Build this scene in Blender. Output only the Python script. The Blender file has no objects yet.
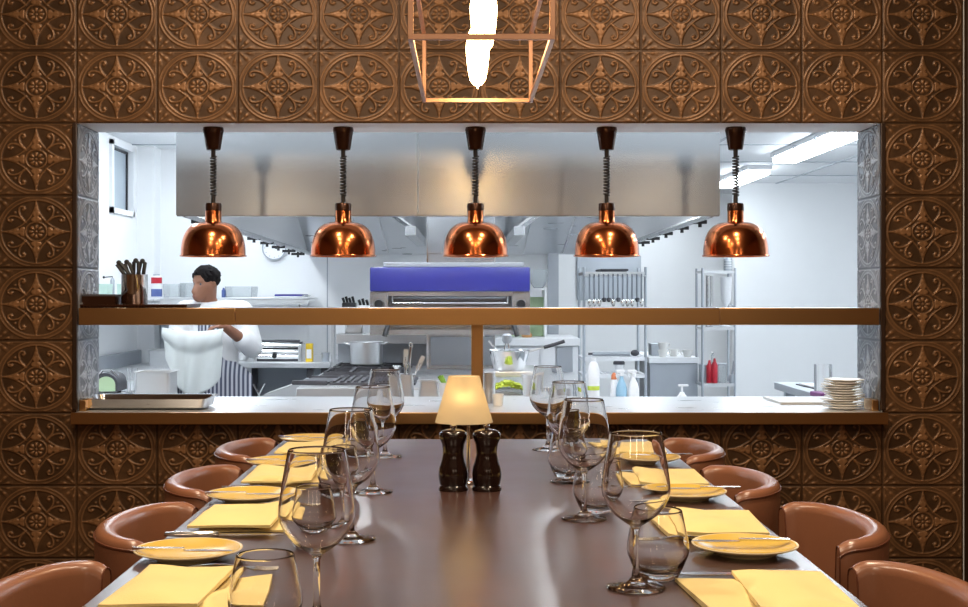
import bpy, bmesh, math, random
import numpy as np
from mathutils import Vector, Matrix

random.seed(4)
PI = math.pi
S = bpy.context.scene
COL = S.collection

# ------------------------------------------------------------------ camera, light, exposure
EYE = 1.2017                      # eye height, table top at 0.76
F = 1300.0                        # focal length in pixels of a 968 px wide frame
cam = bpy.data.cameras.new('camera')
cam.sensor_width = 36.0
cam.lens = F / 968.0 * 36.0
cam.shift_x = 19.0 / 968.0
cam.shift_y = -13.5 / 968.0
cam.clip_start = 0.05
camo = bpy.data.objects.new('camera', cam)
camo.location = (0, 0, EYE)
camo.rotation_euler = (PI / 2, 0, 0)
COL.objects.link(camo)
S.camera = camo

S.view_settings.view_transform = 'Standard'
S.view_settings.look = 'None'
S.view_settings.gamma = 1.0
S.view_settings.use_curve_mapping = False
S.view_settings.exposure = 0.0
S.cycles.use_denoising = True
S.cycles.max_bounces = 12
S.cycles.transmission_bounces = 10
S.cycles.transparent_max_bounces = 10
S.cycles.diffuse_bounces = 5
S.cycles.glossy_bounces = 5
S.cycles.sample_clamp_indirect = 4.0
S.cycles.blur_glossy = 0.5

w = bpy.data.worlds.new('world')
w.use_nodes = True
w.node_tree.nodes['Background'].inputs[0].default_value = (1.0, 0.8, 0.6, 1)
w.node_tree.nodes['Background'].inputs[1].default_value = 0.05
S.world = w

DINING_LAMP = 20.0                # W, each unseen downlight over the table
KITCHEN_LAMP = 20.0               # emission of the fluorescent diffusers
BULB = 34.0                       # emission of the pendant bulbs


def area(name, loc, size, power, color, rot=(0, 0, 0), size_y=None):
    l = bpy.data.lights.new(name, 'AREA')
    l.energy = power
    l.color = color
    l.shape = 'RECTANGLE' if size_y else 'DISK'
    l.size = size
    if size_y:
        l.size_y = size_y
    o = bpy.data.objects.new(name, l)
    o.location = loc
    o.rotation_euler = rot
    COL.objects.link(o)
    return o


WARM = (1.0, 0.80, 0.58)
SPOTS = [(-0.75, 0.9), (0.75, 0.9), (-0.75, 2.3), (0.75, 2.3), (-0.75, 3.2), (0.75, 3.2)]
for _x, _y in SPOTS:
    area('downlight_fill', (_x, _y, 2.715), 0.16, DINING_LAMP, WARM)  # unseen ceiling lamps added to fill the table and wall with light

# bare point lights added behind the camera to brighten the brass and copper
for _x, _y in ((-1.7, -1.6), (0.0, -2.0), (1.7, -1.6)):
    _l = bpy.data.lights.new('rear_fill_light', 'POINT')
    _l.energy = 15.0
    _l.color = (1.0, 0.80, 0.58)
    _l.shadow_soft_size = 0.16
    _o = bpy.data.objects.new('rear_fill_light', _l)
    _o.location = (_x, _y, 1.95)
    COL.objects.link(_o)

# ------------------------------------------------------------------ materials


def lin(r, g, b):
    f = lambda c: (c / 255.0) / 12.92 if c <= 10 else (((c / 255.0) + 0.055) / 1.055) ** 2.4
    return (f(r), f(g), f(b), 1)


def mat(name, color, rough=0.5, metal=0.0, noise=0.0, nscale=8.0, stretch=(1, 1, 1), bump=0.0, bscale=60.0,
        rnoise=0.0, spec=0.5, coat=0.0, emit=None, estr=0.0, sheen=0.0, trans=0.0, ior=1.45, dark=None):
    m = bpy.data.materials.new(name)
    m.use_nodes = True
    nt = m.node_tree
    b = nt.nodes['Principled BSDF']
    b.inputs['Base Color'].default_value = color
    b.inputs['Roughness'].default_value = rough
    b.inputs['Metallic'].default_value = metal
    b.inputs['Specular IOR Level'].default_value = spec
    b.inputs['Coat Weight'].default_value = coat
    b.inputs['Coat Roughness'].default_value = 0.20
    b.inputs['Sheen Weight'].default_value = sheen
    b.inputs['Transmission Weight'].default_value = trans
    b.inputs['IOR'].default_value = ior
    if emit:
        b.inputs['Emission Color'].default_value = emit
        b.inputs['Emission Strength'].default_value = estr
    tc = nt.nodes.new('ShaderNodeTexCoord')
    mp = nt.nodes.new('ShaderNodeMapping')
    mp.inputs['Scale'].default_value = stretch
    nt.links.new(tc.outputs['Object'], mp.inputs['Vector'])
    if noise > 0:
        n = nt.nodes.new('ShaderNodeTexNoise')
        n.inputs['Scale'].default_value = nscale
        n.inputs['Detail'].default_value = 2
        nt.links.new(mp.outputs[0], n.inputs['Vector'])
        mx = nt.nodes.new('ShaderNodeMix')
        mx.data_type = 'RGBA'
        k = 1.0 - noise
        mx.inputs[6].default_value = dark or (color[0] * k, color[1] * k, color[2] * k, 1)
        mx.inputs[7].default_value = (min(1, color[0] * (1 + noise)), min(1, color[1] * (1 + noise)), min(1, color[2] * (1 + noise)), 1)
        nt.links.new(n.outputs['Fac'], mx.inputs[0])
        nt.links.new(mx.outputs[2], b.inputs['Base Color'])
        if rnoise > 0:
            mr = nt.nodes.new('ShaderNodeMapRange')
            mr.inputs['To Min'].default_value = max(0.02, rough - rnoise)
            mr.inputs['To Max'].default_value = min(1, rough + rnoise)
            mr.inputs['From Min'].default_value = 0.3
            mr.inputs['From Max'].default_value = 0.7
            nt.links.new(n.outputs['Fac'], mr.inputs['Value'])
            nt.links.new(mr.outputs[0], b.inputs['Roughness'])
    if bump > 0:
        n2 = nt.nodes.new('ShaderNodeTexNoise')
        n2.inputs['Scale'].default_value = bscale
        n2.inputs['Detail'].default_value = 3
        nt.links.new(mp.outputs[0], n2.inputs['Vector'])
        bp = nt.nodes.new('ShaderNodeBump')
        bp.inputs['Strength'].default_value = bump
        bp.inputs['Distance'].default_value = 0.002
        nt.links.new(n2.outputs['Fac'], bp.inputs['Height'])
        nt.links.new(bp.outputs[0], b.inputs['Normal'])
    return m


def relief_mat(name, low, high, metal, rough):
    """pressed tile with an antiqued patina: worn ridges lighter than the recesses (a fixed finish of the tile)"""
    m = mat(name, high, rough, metal)
    nt = m.node_tree
    b = nt.nodes['Principled BSDF']
    at = nt.nodes.new('ShaderNodeAttribute')
    at.attribute_name = 'relief'
    tc = nt.nodes['Texture Coordinate']
    n = nt.nodes.new('ShaderNodeTexNoise')
    n.inputs['Scale'].default_value = 9
    n.inputs['Detail'].default_value = 6
    n.inputs['Roughness'].default_value = 0.7
    nt.links.new(tc.outputs['Object'], n.inputs['Vector'])
    ad = nt.nodes.new('ShaderNodeMath')
    ad.operation = 'MULTIPLY_ADD'
    ad.inputs[1].default_value = 0.9
    ad.inputs[2].default_value = -0.45
    nt.links.new(n.outputs['Fac'], ad.inputs[0])
    ad2 = nt.nodes.new('ShaderNodeMath')
    ad2.operation = 'ADD'
    ad2.use_clamp = True
    nt.links.new(at.outputs['Fac'], ad2.inputs[0])
    nt.links.new(ad.outputs[0], ad2.inputs[1])
    mx = nt.nodes.new('ShaderNodeMix')
    mx.data_type = 'RGBA'
    mx.inputs[6].default_value = low
    mx.inputs[7].default_value = high
    nt.links.new(ad2.outputs[0], mx.inputs[0])
    nt.links.new(mx.outputs[2], b.inputs['Base Color'])
    return m


M = {}
M['bronze_tile'] = relief_mat('bronze_tile', (0.055, 0.027, 0.011, 1), (0.31, 0.155, 0.068, 1), 0.30, 0.42)
M['pewter_tile'] = relief_mat('pewter_tile', (0.16, 0.17, 0.19, 1), (0.62, 0.64, 0.68, 1), 0.5, 0.35)
M['plaster'] = mat('white_plaster', (0.86, 0.87, 0.88, 1), 0.6, noise=0.03, nscale=3)
M['ceiling'] = mat('ceiling_white', (0.80, 0.82, 0.84, 1), 0.7, noise=0.02)
M['kfloor'] = mat('kitchen_floor', (0.35, 0.36, 0.38, 1), 0.5, noise=0.2, nscale=20)
M['dfloor'] = mat('dark_oak_floor', (0.10, 0.05, 0.025, 1), 0.45, noise=0.4, nscale=6, stretch=(8, 1, 1))
M['dwall'] = mat('dining_plaster', (0.16, 0.075, 0.04, 1), 0.6, noise=0.15)
M['dceil'] = mat('dining_ceiling', (0.30, 0.22, 0.16, 1), 0.8, noise=0.1)
M['dark_trim'] = mat('dark_bronze_trim', (0.03, 0.014, 0.007, 1), 0.45, 0.2, noise=0.3)
M['steel'] = mat('brushed_steel', (0.70, 0.71, 0.72, 1), 0.30, 0.65, noise=0.02, nscale=6, stretch=(1, 1, 8), rnoise=0.01)
M['hoodsteel'] = mat('hood_steel', (0.46, 0.48, 0.50, 1), 0.22, 0.75, noise=0.025, nscale=2, stretch=(1, 1, 5), rnoise=0.01)
M['topsteel'] = mat('counter_steel', (0.78, 0.79, 0.81, 1), 0.30, 0.7, noise=0.03, nscale=5, stretch=(1, 4, 1), rnoise=0.03)
M['polished'] = mat('polished_steel', (0.72, 0.72, 0.72, 1), 0.12, 1.0, noise=0.04, nscale=5)
M['cutlery'] = mat('cutlery_steel', (0.75, 0.74, 0.72, 1), 0.14, 1.0, noise=0.04, nscale=5)
M['greysteel'] = mat('satin_grey_steel', (0.42, 0.45, 0.49, 1), 0.45, 0.6, noise=0.08, nscale=5)
M['darksteel'] = mat('dark_steel', (0.22, 0.24, 0.27, 1), 0.3, 0.8, noise=0.08)
M['brass'] = mat('antique_brass', (0.66, 0.39, 0.165, 1), 0.28, 1.0, noise=0.02, nscale=2)
M['copper'] = mat('polished_copper', (0.58, 0.175, 0.06, 1), 0.17, 1.0, noise=0.10, nscale=4, stretch=(1, 1, 0.2), rnoise=0.05)
M['brown_metal'] = mat('brown_lacquer', (0.055, 0.022, 0.012, 1), 0.25, 0.6, noise=0.2)
M['cord'] = mat('black_cord', (0.012, 0.009, 0.008, 1), 0.4, noise=0.2)
M['chrome'] = mat('chrome', (0.85, 0.85, 0.85, 1), 0.06, 1.0, noise=0.03)
M['pink_copper'] = mat('brushed_rose_copper', (0.62, 0.36, 0.24, 1), 0.34, 1.0, noise=0.1)
M['black'] = mat('black_plastic', (0.015, 0.015, 0.017, 1), 0.4, noise=0.2)
M['iron'] = mat('cast_iron', (0.07, 0.07, 0.08, 1), 0.55, 0.3, noise=0.3, nscale=30)
M['blue'] = mat('blue_enamel', lin(48, 50, 128), 0.30, noise=0.06, nscale=5, coat=0.3)
M['white'] = mat('white_glaze', (0.82, 0.81, 0.78, 1), 0.25, noise=0.03)
M['whiteplastic'] = mat('white_plastic', (0.85, 0.86, 0.88, 1), 0.4, noise=0.03)
M['cloth'] = mat('white_cotton', (0.86, 0.86, 0.87, 1), 0.9, noise=0.05, bump=0.3, bscale=300)
M['greycloth'] = mat('washed_cotton', (0.66, 0.69, 0.68, 1), 0.9, noise=0.05, bump=0.3, bscale=300)
M['table'] = mat('dark_bronze_laminate', (0.060, 0.028, 0.022, 1), 0.30, 0.0, noise=0.38, nscale=7, rnoise=0.02, spec=0.8, coat=0.55)
M['tableedge'] = mat('table_edge_trim', (0.16, 0.12, 0.12, 1), 0.35, 0.2, noise=0.1)
M['leather'] = mat('tan_leather', lin(134, 88, 64), 0.30, noise=0.14, nscale=7, bump=0.10, bscale=160, spec=0.7, coat=0.25)
M['piping'] = mat('dark_leather_piping', lin(96, 54, 36), 0.4, noise=0.15)
M['darkwood'] = mat('dark_wood', (0.05, 0.022, 0.012, 1), 0.35, noise=0.3, nscale=10, stretch=(1, 1, 0.1))
M['mill'] = mat('dark_lacquered_wood', (0.010, 0.004, 0.003, 1), 0.10, noise=0.4, nscale=14, stretch=(1, 1, 0.15), coat=0.4)
M['napkin'] = mat('yellow_cotton', lin(224, 202, 136), 0.85, noise=0.05, nscale=9, bump=0.25, bscale=420, sheen=0.2)
M['plate'] = mat('cream_glaze', lin(232, 216, 176), 0.22, noise=0.05, nscale=9)
M['plate_well'] = mat('reflected_yellow', lin(202, 170, 78), 0.25, noise=0.12, nscale=9)  # warm yellow reflection painted into the colour of the plate well
M['glass'] = mat('clear_glass', (1, 1, 1, 1), 0.0, trans=1.0, ior=1.45)
M['clear'] = mat('clear_plastic', (0.93, 0.96, 0.97, 1), 0.12, trans=0.85, ior=1.2)
M['bulb'] = mat('bulb_glow', (1, 0.8, 0.5, 1), 0.3, emit=(1.0, 0.62, 0.26, 1), estr=BULB)
M['minibulb'] = mat('candle_bulb_glow', (1, 0.8, 0.5, 1), 0.3, emit=(1.0, 0.82, 0.54, 1), estr=42.0)
M['tube'] = mat('fluorescent_diffuser', (0.9, 0.95, 1, 1), 0.4, emit=(0.86, 0.94, 1.0, 1), estr=KITCHEN_LAMP)
M['tube_dim'] = mat('added_dim_diffuser', (0.9, 0.95, 1, 1), 0.4, emit=(0.86, 0.94, 1.0, 1), estr=5.0)
M['hoodlamp'] = mat('hood_lamp_glow', (0.9, 0.95, 1, 1), 0.4, emit=(0.90, 0.95, 1.0, 1), estr=32.0)
M['heatbulb'] = mat('heat_bulb_glow', (1, 0.8, 0.6, 1), 0.4, emit=(1.0, 0.55, 0.22, 1), estr=3.0)
M['spotglow'] = mat('downlight_fill_glow', (1, 0.9, 0.7, 1), 0.4, emit=(1.0, 0.8, 0.58, 1), estr=8.0)
M['winglass'] = mat('frosted_window', (0.36, 0.42, 0.47, 1), 0.35, noise=0.06, nscale=2)
M['skin'] = mat('brown_skin', lin(142, 96, 74), 0.5, noise=0.06)
M['hair'] = mat('black_hair', (0.008, 0.006, 0.006, 1), 0.85, spec=0.15, noise=0.3, nscale=60, bump=0.8, bscale=120)
M['red'] = mat('red_plastic', lin(170, 24, 42), 0.35, noise=0.06)
M['yellow'] = mat('yellow_card', lin(214, 180, 40), 0.5, noise=0.1)
M['green'] = mat('green_leaf', lin(120, 160, 60), 0.5, noise=0.35, nscale=60)
M['lettuce'] = mat('lettuce', lin(180, 196, 70), 0.55, noise=0.35, nscale=50)
M['palegreen'] = mat('pale_green_plastic', lin(176, 200, 160), 0.45, noise=0.05)
M['mint'] = mat('mint_plastic', lin(196, 222, 210), 0.4, noise=0.05)
M['bluewater'] = mat('blue_cleaner', lin(150, 190, 215), 0.3, noise=0.04)
M['bluelabel'] = mat('navy_label', lin(72, 88, 140), 0.5, noise=0.04)
M['orange'] = mat('orange_plastic', lin(205, 120, 80), 0.4, noise=0.04)
M['wood'] = mat('pale_wood', lin(176, 130, 84), 0.5, noise=0.2, nscale=10)
M['purple'] = mat('purple_plastic', lin(120, 60, 120), 0.4, noise=0.05)

# translucent lamp shade
m = bpy.data.materials.new('parchment_shade')
m.use_nodes = True
nt = m.node_tree
b = nt.nodes['Principled BSDF']
b.inputs['Base Color'].default_value = (0.80, 0.71, 0.54, 1)
b.inputs['Roughness'].default_value = 0.8
tr = nt.nodes.new('ShaderNodeBsdfTranslucent')
tr.inputs['Color'].default_value = (0.92, 0.82, 0.60, 1)
nz = nt.nodes.new('ShaderNodeTexNoise')
nz.inputs['Scale'].default_value = 40
mx = nt.nodes.new('ShaderNodeMixShader')
mr = nt.nodes.new('ShaderNodeMapRange')
mr.inputs['To Min'].default_value = 0.5
mr.inputs['To Max'].default_value = 0.6
nt.links.new(nz.outputs['Fac'], mr.inputs['Value'])
nt.links.new(mr.outputs[0], mx.inputs[0])
nt.links.new(b.outputs[0], mx.inputs[1])
nt.links.new(tr.outputs[0], mx.inputs[2])
nt.links.new(mx.outputs[0], nt.nodes['Material Output'].inputs['Surface'])
M['shade'] = m

# navy and white butcher stripes of the apron
m = mat('striped_apron', (0.5, 0.5, 0.55, 1), 0.85)
nt = m.node_tree
wv = nt.nodes.new('ShaderNodeTexWave')
wv.wave_type = 'BANDS'
wv.bands_direction = 'X'
wv.inputs['Scale'].default_value = 14
cr = nt.nodes.new('ShaderNodeValToRGB')
cr.color_ramp.interpolation = 'CONSTANT'
cr.color_ramp.elements[0].color = (0.09, 0.10, 0.15, 1)
cr.color_ramp.elements[1].color = (0.62, 0.63, 0.68, 1)
cr.color_ramp.elements[1].position = 0.5
nt.links.new(nt.nodes['Texture Coordinate'].outputs['Object'], wv.inputs['Vector'])
nt.links.new(wv.outputs['Fac'], cr.inputs[0])
nt.links.new(cr.outputs[0], nt.nodes['Principled BSDF'].inputs['Base Color'])
M['apron'] = m

# ------------------------------------------------------------------ mesh helpers


def P(px, py, d):
    """photo pixel at depth d -> world point"""
    return Vector(((px - 465.0) * d / F, d, EYE - (py - 290.0) * d / F))


def PX(px, d):
    return (px - 465.0) * d / F


def PZ(py, d):
    return EYE - (py - 290.0) * d / F


class B:
    def __init__(self):
        self.bm = bmesh.new()
        self.mi = 0
        self.bev = False

    def _mark(self, faces):
        for f in faces:
            f.material_index = self.mi

    def box(self, x0, x1, y0, y1, z0, z1, bevel=0.0, seg=2, rot=None, piv=None):
        t = bmesh.new()
        bmesh.ops.create_cube(t, size=1.0)
        for v in t.verts:
            v.co = Vector(((x0 + x1) / 2 + v.co.x * (x1 - x0), (y0 + y1) / 2 + v.co.y * (y1 - y0), (z0 + z1) / 2 + v.co.z * (z1 - z0)))
        if bevel > 0:
            self.bev = True
            bmesh.ops.bevel(t, geom=t.edges[:], offset=bevel, segments=seg, profile=0.5, affect='EDGES')
        if rot is not None:
            c = Vector(piv) if piv is not None else Vector(((x0 + x1) / 2, (y0 + y1) / 2, (z0 + z1) / 2))
            bmesh.ops.rotate(t, verts=t.verts[:], cent=c, matrix=rot)
        self.merge(t)
        return self

    def merge(self, t):
        vm = {}
        for v in t.verts:
            vm[v] = self.bm.verts.new(v.co)
        for f in t.faces:
            try:
                nf = self.bm.faces.new([vm[v] for v in f.verts])
                nf.material_index = self.mi
            except ValueError:
                pass
        t.free()

    def lathe(self, prof, c=(0, 0, 0), n=32, rot=None, sx=1.0, sy=1.0, closed=False):
        c = Vector(c)
        rings = []
        for r, z in prof:
            if r < 1e-6:
                p = Vector((0, 0, z))
                if rot is not None:
                    p = rot @ p
                rings.append([self.bm.verts.new(c + p)])
            else:
                ring = []
                for i in range(n):
                    a = 2 * PI * i / n
                    p = Vector((r * math.cos(a) * sx, r * math.sin(a) * sy, z))
                    if rot is not None:
                        p = rot @ p
                    ring.append(self.bm.verts.new(c + p))
                rings.append(ring)
        pairs = list(zip(rings[:-1], rings[1:]))
        if closed:
            pairs.append((rings[-1], rings[0]))
        for a, bb in pairs:
            for i in range(n):
                j = (i + 1) % n
                if len(a) == 1 and len(bb) == 1:
                    continue
                if len(a) == 1:
                    f = self.bm.faces.new((a[0], bb[j], bb[i]))
                elif len(bb) == 1:
                    f = self.bm.faces.new((a[i], a[j], bb[0]))
                else:
                    f = self.bm.faces.new((a[i], a[j], bb[j], bb[i]))
                f.material_index = self.mi
        return self

    def cyl(self, p0, p1, r0, r1=None, n=16):
        r1 = r0 if r1 is None else r1
        p0 = Vector(p0)
        p1 = Vector(p1)
        d = p1 - p0
        L = d.length
        q = Vector((0, 0, 1)).rotation_difference(d.normalized()).to_matrix()
        return self.lathe([(0, 0), (r0, 0), (r1, L), (0, L)], p0, n, q)

    def tube(self, pts, r, n=8, closed=False, rs=None):
        pts = [Vector(p) for p in pts]
        N = len(pts)
        rings = []
        up = None
        for i, p in enumerate(pts):
            if closed:
                t = pts[(i + 1) % N] - pts[i - 1]
            else:
                t = pts[min(i + 1, N - 1)] - pts[max(i - 1, 0)]
            t.normalize()
            if up is None:
                up = Vector((0, 0, 1)) if abs(t.z) < 0.9 else Vector((1, 0, 0))
            u = (up - t * up.dot(t))
            if u.length < 1e-5:
                u = Vector((1, 0, 0)) - t * t.x
            u.normalize()
            up = u
            v = t.cross(u)
            rr = rs[i] if rs else r
            rings.append([self.bm.verts.new(p + (u * math.cos(2 * PI * k / n) + v * math.sin(2 * PI * k / n)) * rr) for k in range(n)])
        M_ = N if closed else N - 1
        for i in range(M_):
            a = rings[i]
            bb = rings[(i + 1) % N]
            for k in range(n):
                f = self.bm.faces.new((a[k], a[(k + 1) % n], bb[(k + 1) % n], bb[k]))
                f.material_index = self.mi
        if not closed:
            self._mark([self.bm.faces.new(rings[0][::-1]), self.bm.faces.new(rings[-1])])
        return self

    def prism(self, poly, h0, h1, axis='y'):
        """poly 2D outline extruded; axis y: poly in x,z ; axis x: poly in y,z ; axis z: poly in x,y"""
        def mk(p, h):
            if axis == 'y':
                return (p[0], h, p[1])
            if axis == 'x':
                return (h, p[0], p[1])
            return (p[0], p[1], h)
        a = [self.bm.verts.new(mk(p, h0)) for p in poly]
        c = [self.bm.verts.new(mk(p, h1)) for p in poly]
        n = len(poly)
        fs = [self.bm.faces.new(a[::-1]), self.bm.faces.new(c)]
        for i in range(n):
            fs.append(self.bm.faces.new((a[i], a[(i + 1) % n], c[(i + 1) % n], c[i])))
        self._mark(fs)
        return self

    def ball(self, c, r, n=16, sc=(1, 1, 1)):
        t = bmesh.new()
        bmesh.ops.create_uvsphere(t, u_segments=n, v_segments=max(6, n // 2), radius=r)
        for v in t.verts:
            v.co = Vector((v.co.x * sc[0] + c[0], v.co.y * sc[1] + c[1], v.co.z * sc[2] + c[2]))
        self.merge(t)
        return self

    def grid(self, fn, nu, nv, thick=0.0):
        """surface fn(u,v)->Vector, optional solid thickness along -normal"""
        V = [[self.bm.verts.new(fn(i / nu, j / nv)) for j in range(nv + 1)] for i in range(nu + 1)]
        fs = []
        for i in range(nu):
            for j in range(nv):
                fs.append(self.bm.faces.new((V[i][j], V[i + 1][j], V[i + 1][j + 1], V[i][j + 1])))
        self._mark(fs)
        if thick:
            self.bm.normal_update()
            bmesh.ops.solidify(self.bm, geom=fs, thickness=thick)
        return self

    def done(self, name, m, parent=None, loc=None, ang=40, rotz=0.0, fix=True):
        if fix:
            bmesh.ops.recalc_face_normals(self.bm, faces=self.bm.faces[:])
        me = bpy.data.meshes.new(name)
        self.bm.to_mesh(me)
        self.bm.free()
        for mm in (m if isinstance(m, (list, tuple)) else [m]):
            me.materials.append(M[mm] if isinstance(mm, str) else mm)
        for p in me.polygons:
            p.use_smooth = True
        me.set_sharp_from_angle(angle=math.radians(20 if self.bev else ang))
        o = bpy.data.objects.new(name, me)
        if loc is not None:
            o.location = loc
        if rotz:
            o.rotation_euler = (0, 0, rotz)
        if parent is not None:
            o.parent = parent
        COL.objects.link(o)
        return o


def tag(o, label, cat, group=None):
    o['label'] = label
    o['category'] = cat
    if group:
        o['group'] = group
    return o


def thing(name, label, cat, loc=(0, 0, 0), rotz=0.0, group=None):
    o = bpy.data.objects.new(name, None)
    o.empty_display_size = 0.05
    o.location = loc
    o.rotation_euler = (0, 0, rotz)
    COL.objects.link(o)
    return tag(o, label, cat, group)


def struct(o):
    o['kind'] = 'structure'
    return o


def children(o):
    return [c for c in bpy.data.objects if c.parent == o]


def copy_tree(o, loc, label, rotz=None, parent=None):
    c = o.copy()
    COL.objects.link(c)
    if parent is not None:
        c.parent = parent
    else:
        c.location = loc
        if rotz is not None:
            c.rotation_euler = (0, 0, rotz)
        c['label'] = label
    for ch in children(o):
        copy_tree(ch, None, None, None, c)
    return c


def plabel(o, text):
    o['label'] = text
    return o


# ------------------------------------------------------------------ the dining room shell
WY = 4.35                       # front face of the tiled wall
WB = 4.608                      # its kitchen side
TX, TZ = 0.2697, 0.2426         # one pressed tile
X0 = -1.300                     # left edge of the opening
Z0 = 1.7602                     # top edge of the opening
XR = X0 + 10 * TX - 0.004


def seg_dist(U, V, a, c):
    ax, ay = a
    bx, by = c
    dx, dy = bx - ax, by - ay
    t = np.clip(((U - ax) * dx + (V - ay) * dy) / (dx * dx + dy * dy + 1e-12), 0, 1)
    return np.hypot(U - ax - t * dx, V - ay - t * dy)


def tile_height(U, V):
    ridge = lambda d, w: np.clip(1 - d / w, 0, 1) ** 0.8
    a, c = np.abs(U), np.abs(V)
    A, C = np.maximum(a, c), np.minimum(a, c)
    R = np.hypot(U, V)
    H = np.full(U.shape, 0.16)
    inside = R < 0.90
    H = np.where(inside, 0.05, H)
    # two thin rings with a flat band between them
    H = np.where((R > 0.875) & (R < 0.96), 0.30, H)
    H = np.maximum(H, 0.85 * ridge(np.abs(R - 0.962), 0.024))
    H = np.maximum(H, 0.85 * ridge(np.abs(R - 0.872), 0.024))
    # concave star drawn by thin arcs
    star = np.hypot(A - 0.895, C - 0.895) - 0.896
    H = np.where((R < 0.86) & (star > 0), np.maximum(H, 0.10), H)
    H = np.where(R < 0.87, np.maximum(H, 0.85 * ridge(np.abs(star), 0.024)), H)
    # central rosette
    H = np.where(R < 0.25, 0.06, H)
    H = np.maximum(H, 0.9 * ridge(np.abs(R - 0.262), 0.028))
    th = np.arctan2(V, U)
    pet = (0.5 + 0.5 * np.cos(8 * th)) * np.clip(1 - np.abs(R - 0.125) / 0.08, 0, 1)
    H = np.where(R < 0.21, np.maximum(H, 0.06 + 0.85 * np.clip(pet * 1.7, 0, 1)), H)
    H = np.maximum(H, 0.95 * ridge(R, 0.045))
    # lobed acanthus leaves on the four axes
    t = (A - 0.285) / 0.42
    wd = 0.150 * np.clip(1 - t, 0, 1) ** 0.55 * (0.50 + 0.50 * np.abs(np.sin(t * 2.6 * PI + 0.5)))
    leaf = (t > 0) & (t < 1) & (C < wd)
    lf = np.clip((wd - C) / 0.03, 0, 1) * (0.95 - 0.35 * np.clip(1 - C / 0.016, 0, 1))
    H = np.where(leaf, np.maximum(H, 0.2 + 0.72 * lf), H)
    # scrolls on the four diagonals
    pts = [(0.25, 0.25), (0.35, 0.34), (0.45, 0.405), (0.55, 0.43), (0.64, 0.425), (0.70, 0.375), (0.69, 0.305), (0.625, 0.28), (0.585, 0.32)]
    d = np.full(U.shape, 9.0)
    for p, q in zip(pts[:-1], pts[1:]):
        d = np.minimum(d, seg_dist(A, C, p, q))
    H = np.maximum(H, 0.9 * ridge(d, 0.030))
    H = np.maximum(H, 0.95 * ridge(np.hypot(A - 0.612, C - 0.322), 0.045))
    H = np.maximum(H, 0.8 * ridge(np.hypot(A - 0.525, C - 0.525), 0.045))
    H = np.maximum(H, 0.7 * ridge(np.hypot(A - 0.315, C - 0.315), 0.055))
    # leaf sprays in the corners
    q = np.hypot(1 - A, 1 - C)
    ph = np.arctan2(1 - C, 1 - A)
    fan = np.clip(np.cos(11 * (ph - PI / 4)) * 0.9 + 0.25, 0, 1) * np.clip((0.44 - q) / 0.06, 0, 1) * np.clip((q - 0.05) / 0.05, 0, 1) * (0.65 + 0.35 * np.cos(q * 42))
    H = np.where(R > 0.985, np.maximum(H, 0.12 + 0.65 * fan), H)
    # rim of the tile and the joint
    e = np.maximum(a, c)
    H = np.where(e > 0.955, 0.35, H)
    H = np.where(e > 0.978, -0.35, H)
    return H


NU, NV = 104, 94


def tile_mesh(name, tiles, fn, material):
    """tiles: list of origins; fn(tile, s, t, h) -> 3 arrays. One mesh with the pressed relief as geometry."""
    u = np.linspace(-1, 1, NU)
    v = np.linspace(-1, 1, NV)
    U, V = np.meshgrid(u, v, indexing='ij')
    H = tile_height(U, V)
    nv = NU * NV
    I, J = np.meshgrid(np.arange(NU - 1), np.arange(NV - 1), indexing='ij')
    base = (I * NV + J).ravel()
    quad = np.stack([base, base + NV, base + NV + 1, base + 1], 1)
    vs, qs, rel = [], [], []
    rng = np.random.RandomState(3)
    for k, t in enumerate(tiles):
        x, y, z = fn(t, (U + 1) / 2, (V + 1) / 2, H)
        vs.append(np.stack([x.ravel(), y.ravel(), z.ravel()], 1))
        qs.append(quad + k * nv)
        tone = rng.uniform(-0.08, 0.08)
        rel.append(np.clip(H.ravel() * 0.9 + tone * (H.ravel() > 0), 0, 1))
    vs = np.concatenate(vs)
    qs = np.concatenate(qs)
    rel = np.concatenate(rel)
    me = bpy.data.meshes.new(name)
    me.vertices.add(len(vs))
    me.vertices.foreach_set('co', vs.ravel().astype(np.float32))
    me.loops.add(len(qs) * 4)
    me.loops.foreach_set('vertex_index', qs.ravel().astype(np.int32))
    me.polygons.add(len(qs))
    me.polygons.foreach_set('loop_start', (np.arange(len(qs)) * 4).astype(np.int32))
    me.polygons.foreach_set('use_smooth', np.ones(len(qs), dtype=bool))
    me.update(calc_edges=True)
    at = me.attributes.new('relief', 'FLOAT', 'POINT')
    at.data.foreach_set('value', rel.astype(np.float32))
    me.materials.append(M[material])
    o = bpy.data.objects.new(name, me)
    COL.objects.link(o)
    return o


def front_fn(t, s, v, H):
    c, r = t
    x = X0 + (c + s) * TX
    z = Z0 + (r + v) * TZ
    y = WY - 0.0045 * H + 0 * s
    return x, y, z


tiles = []
for c in range(-2, 11):
    for r in range(-7, 4):
        if 0 <= c <= 9 and -4 <= r <= -1:
            continue
        tiles.append((c, r))
o = struct(tile_mesh('wall_back', tiles, front_fn, 'bronze_tile'))

RV = WB - WY
for side, nm in ((0, 'wall_reveal_left'), (1, 'wall_reveal_right')):
    def rev_fn(t, s, v, H, side=side):
        y = WY + 0.004 + s * (RV - 0.006)
        z = Z0 + (t + v) * TZ
        if side == 0:
            x = X0 + 0.003 + 0.004 * H + 0 * s
        else:
            x = XR - 0.003 - 0.004 * H + 0 * s
        return x, y, z
    o = tile_mesh(nm, [-4, -3, -2, -1], rev_fn, 'pewter_tile')
    if side == 1:
        o.data.flip_normals()
    struct(o)

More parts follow.
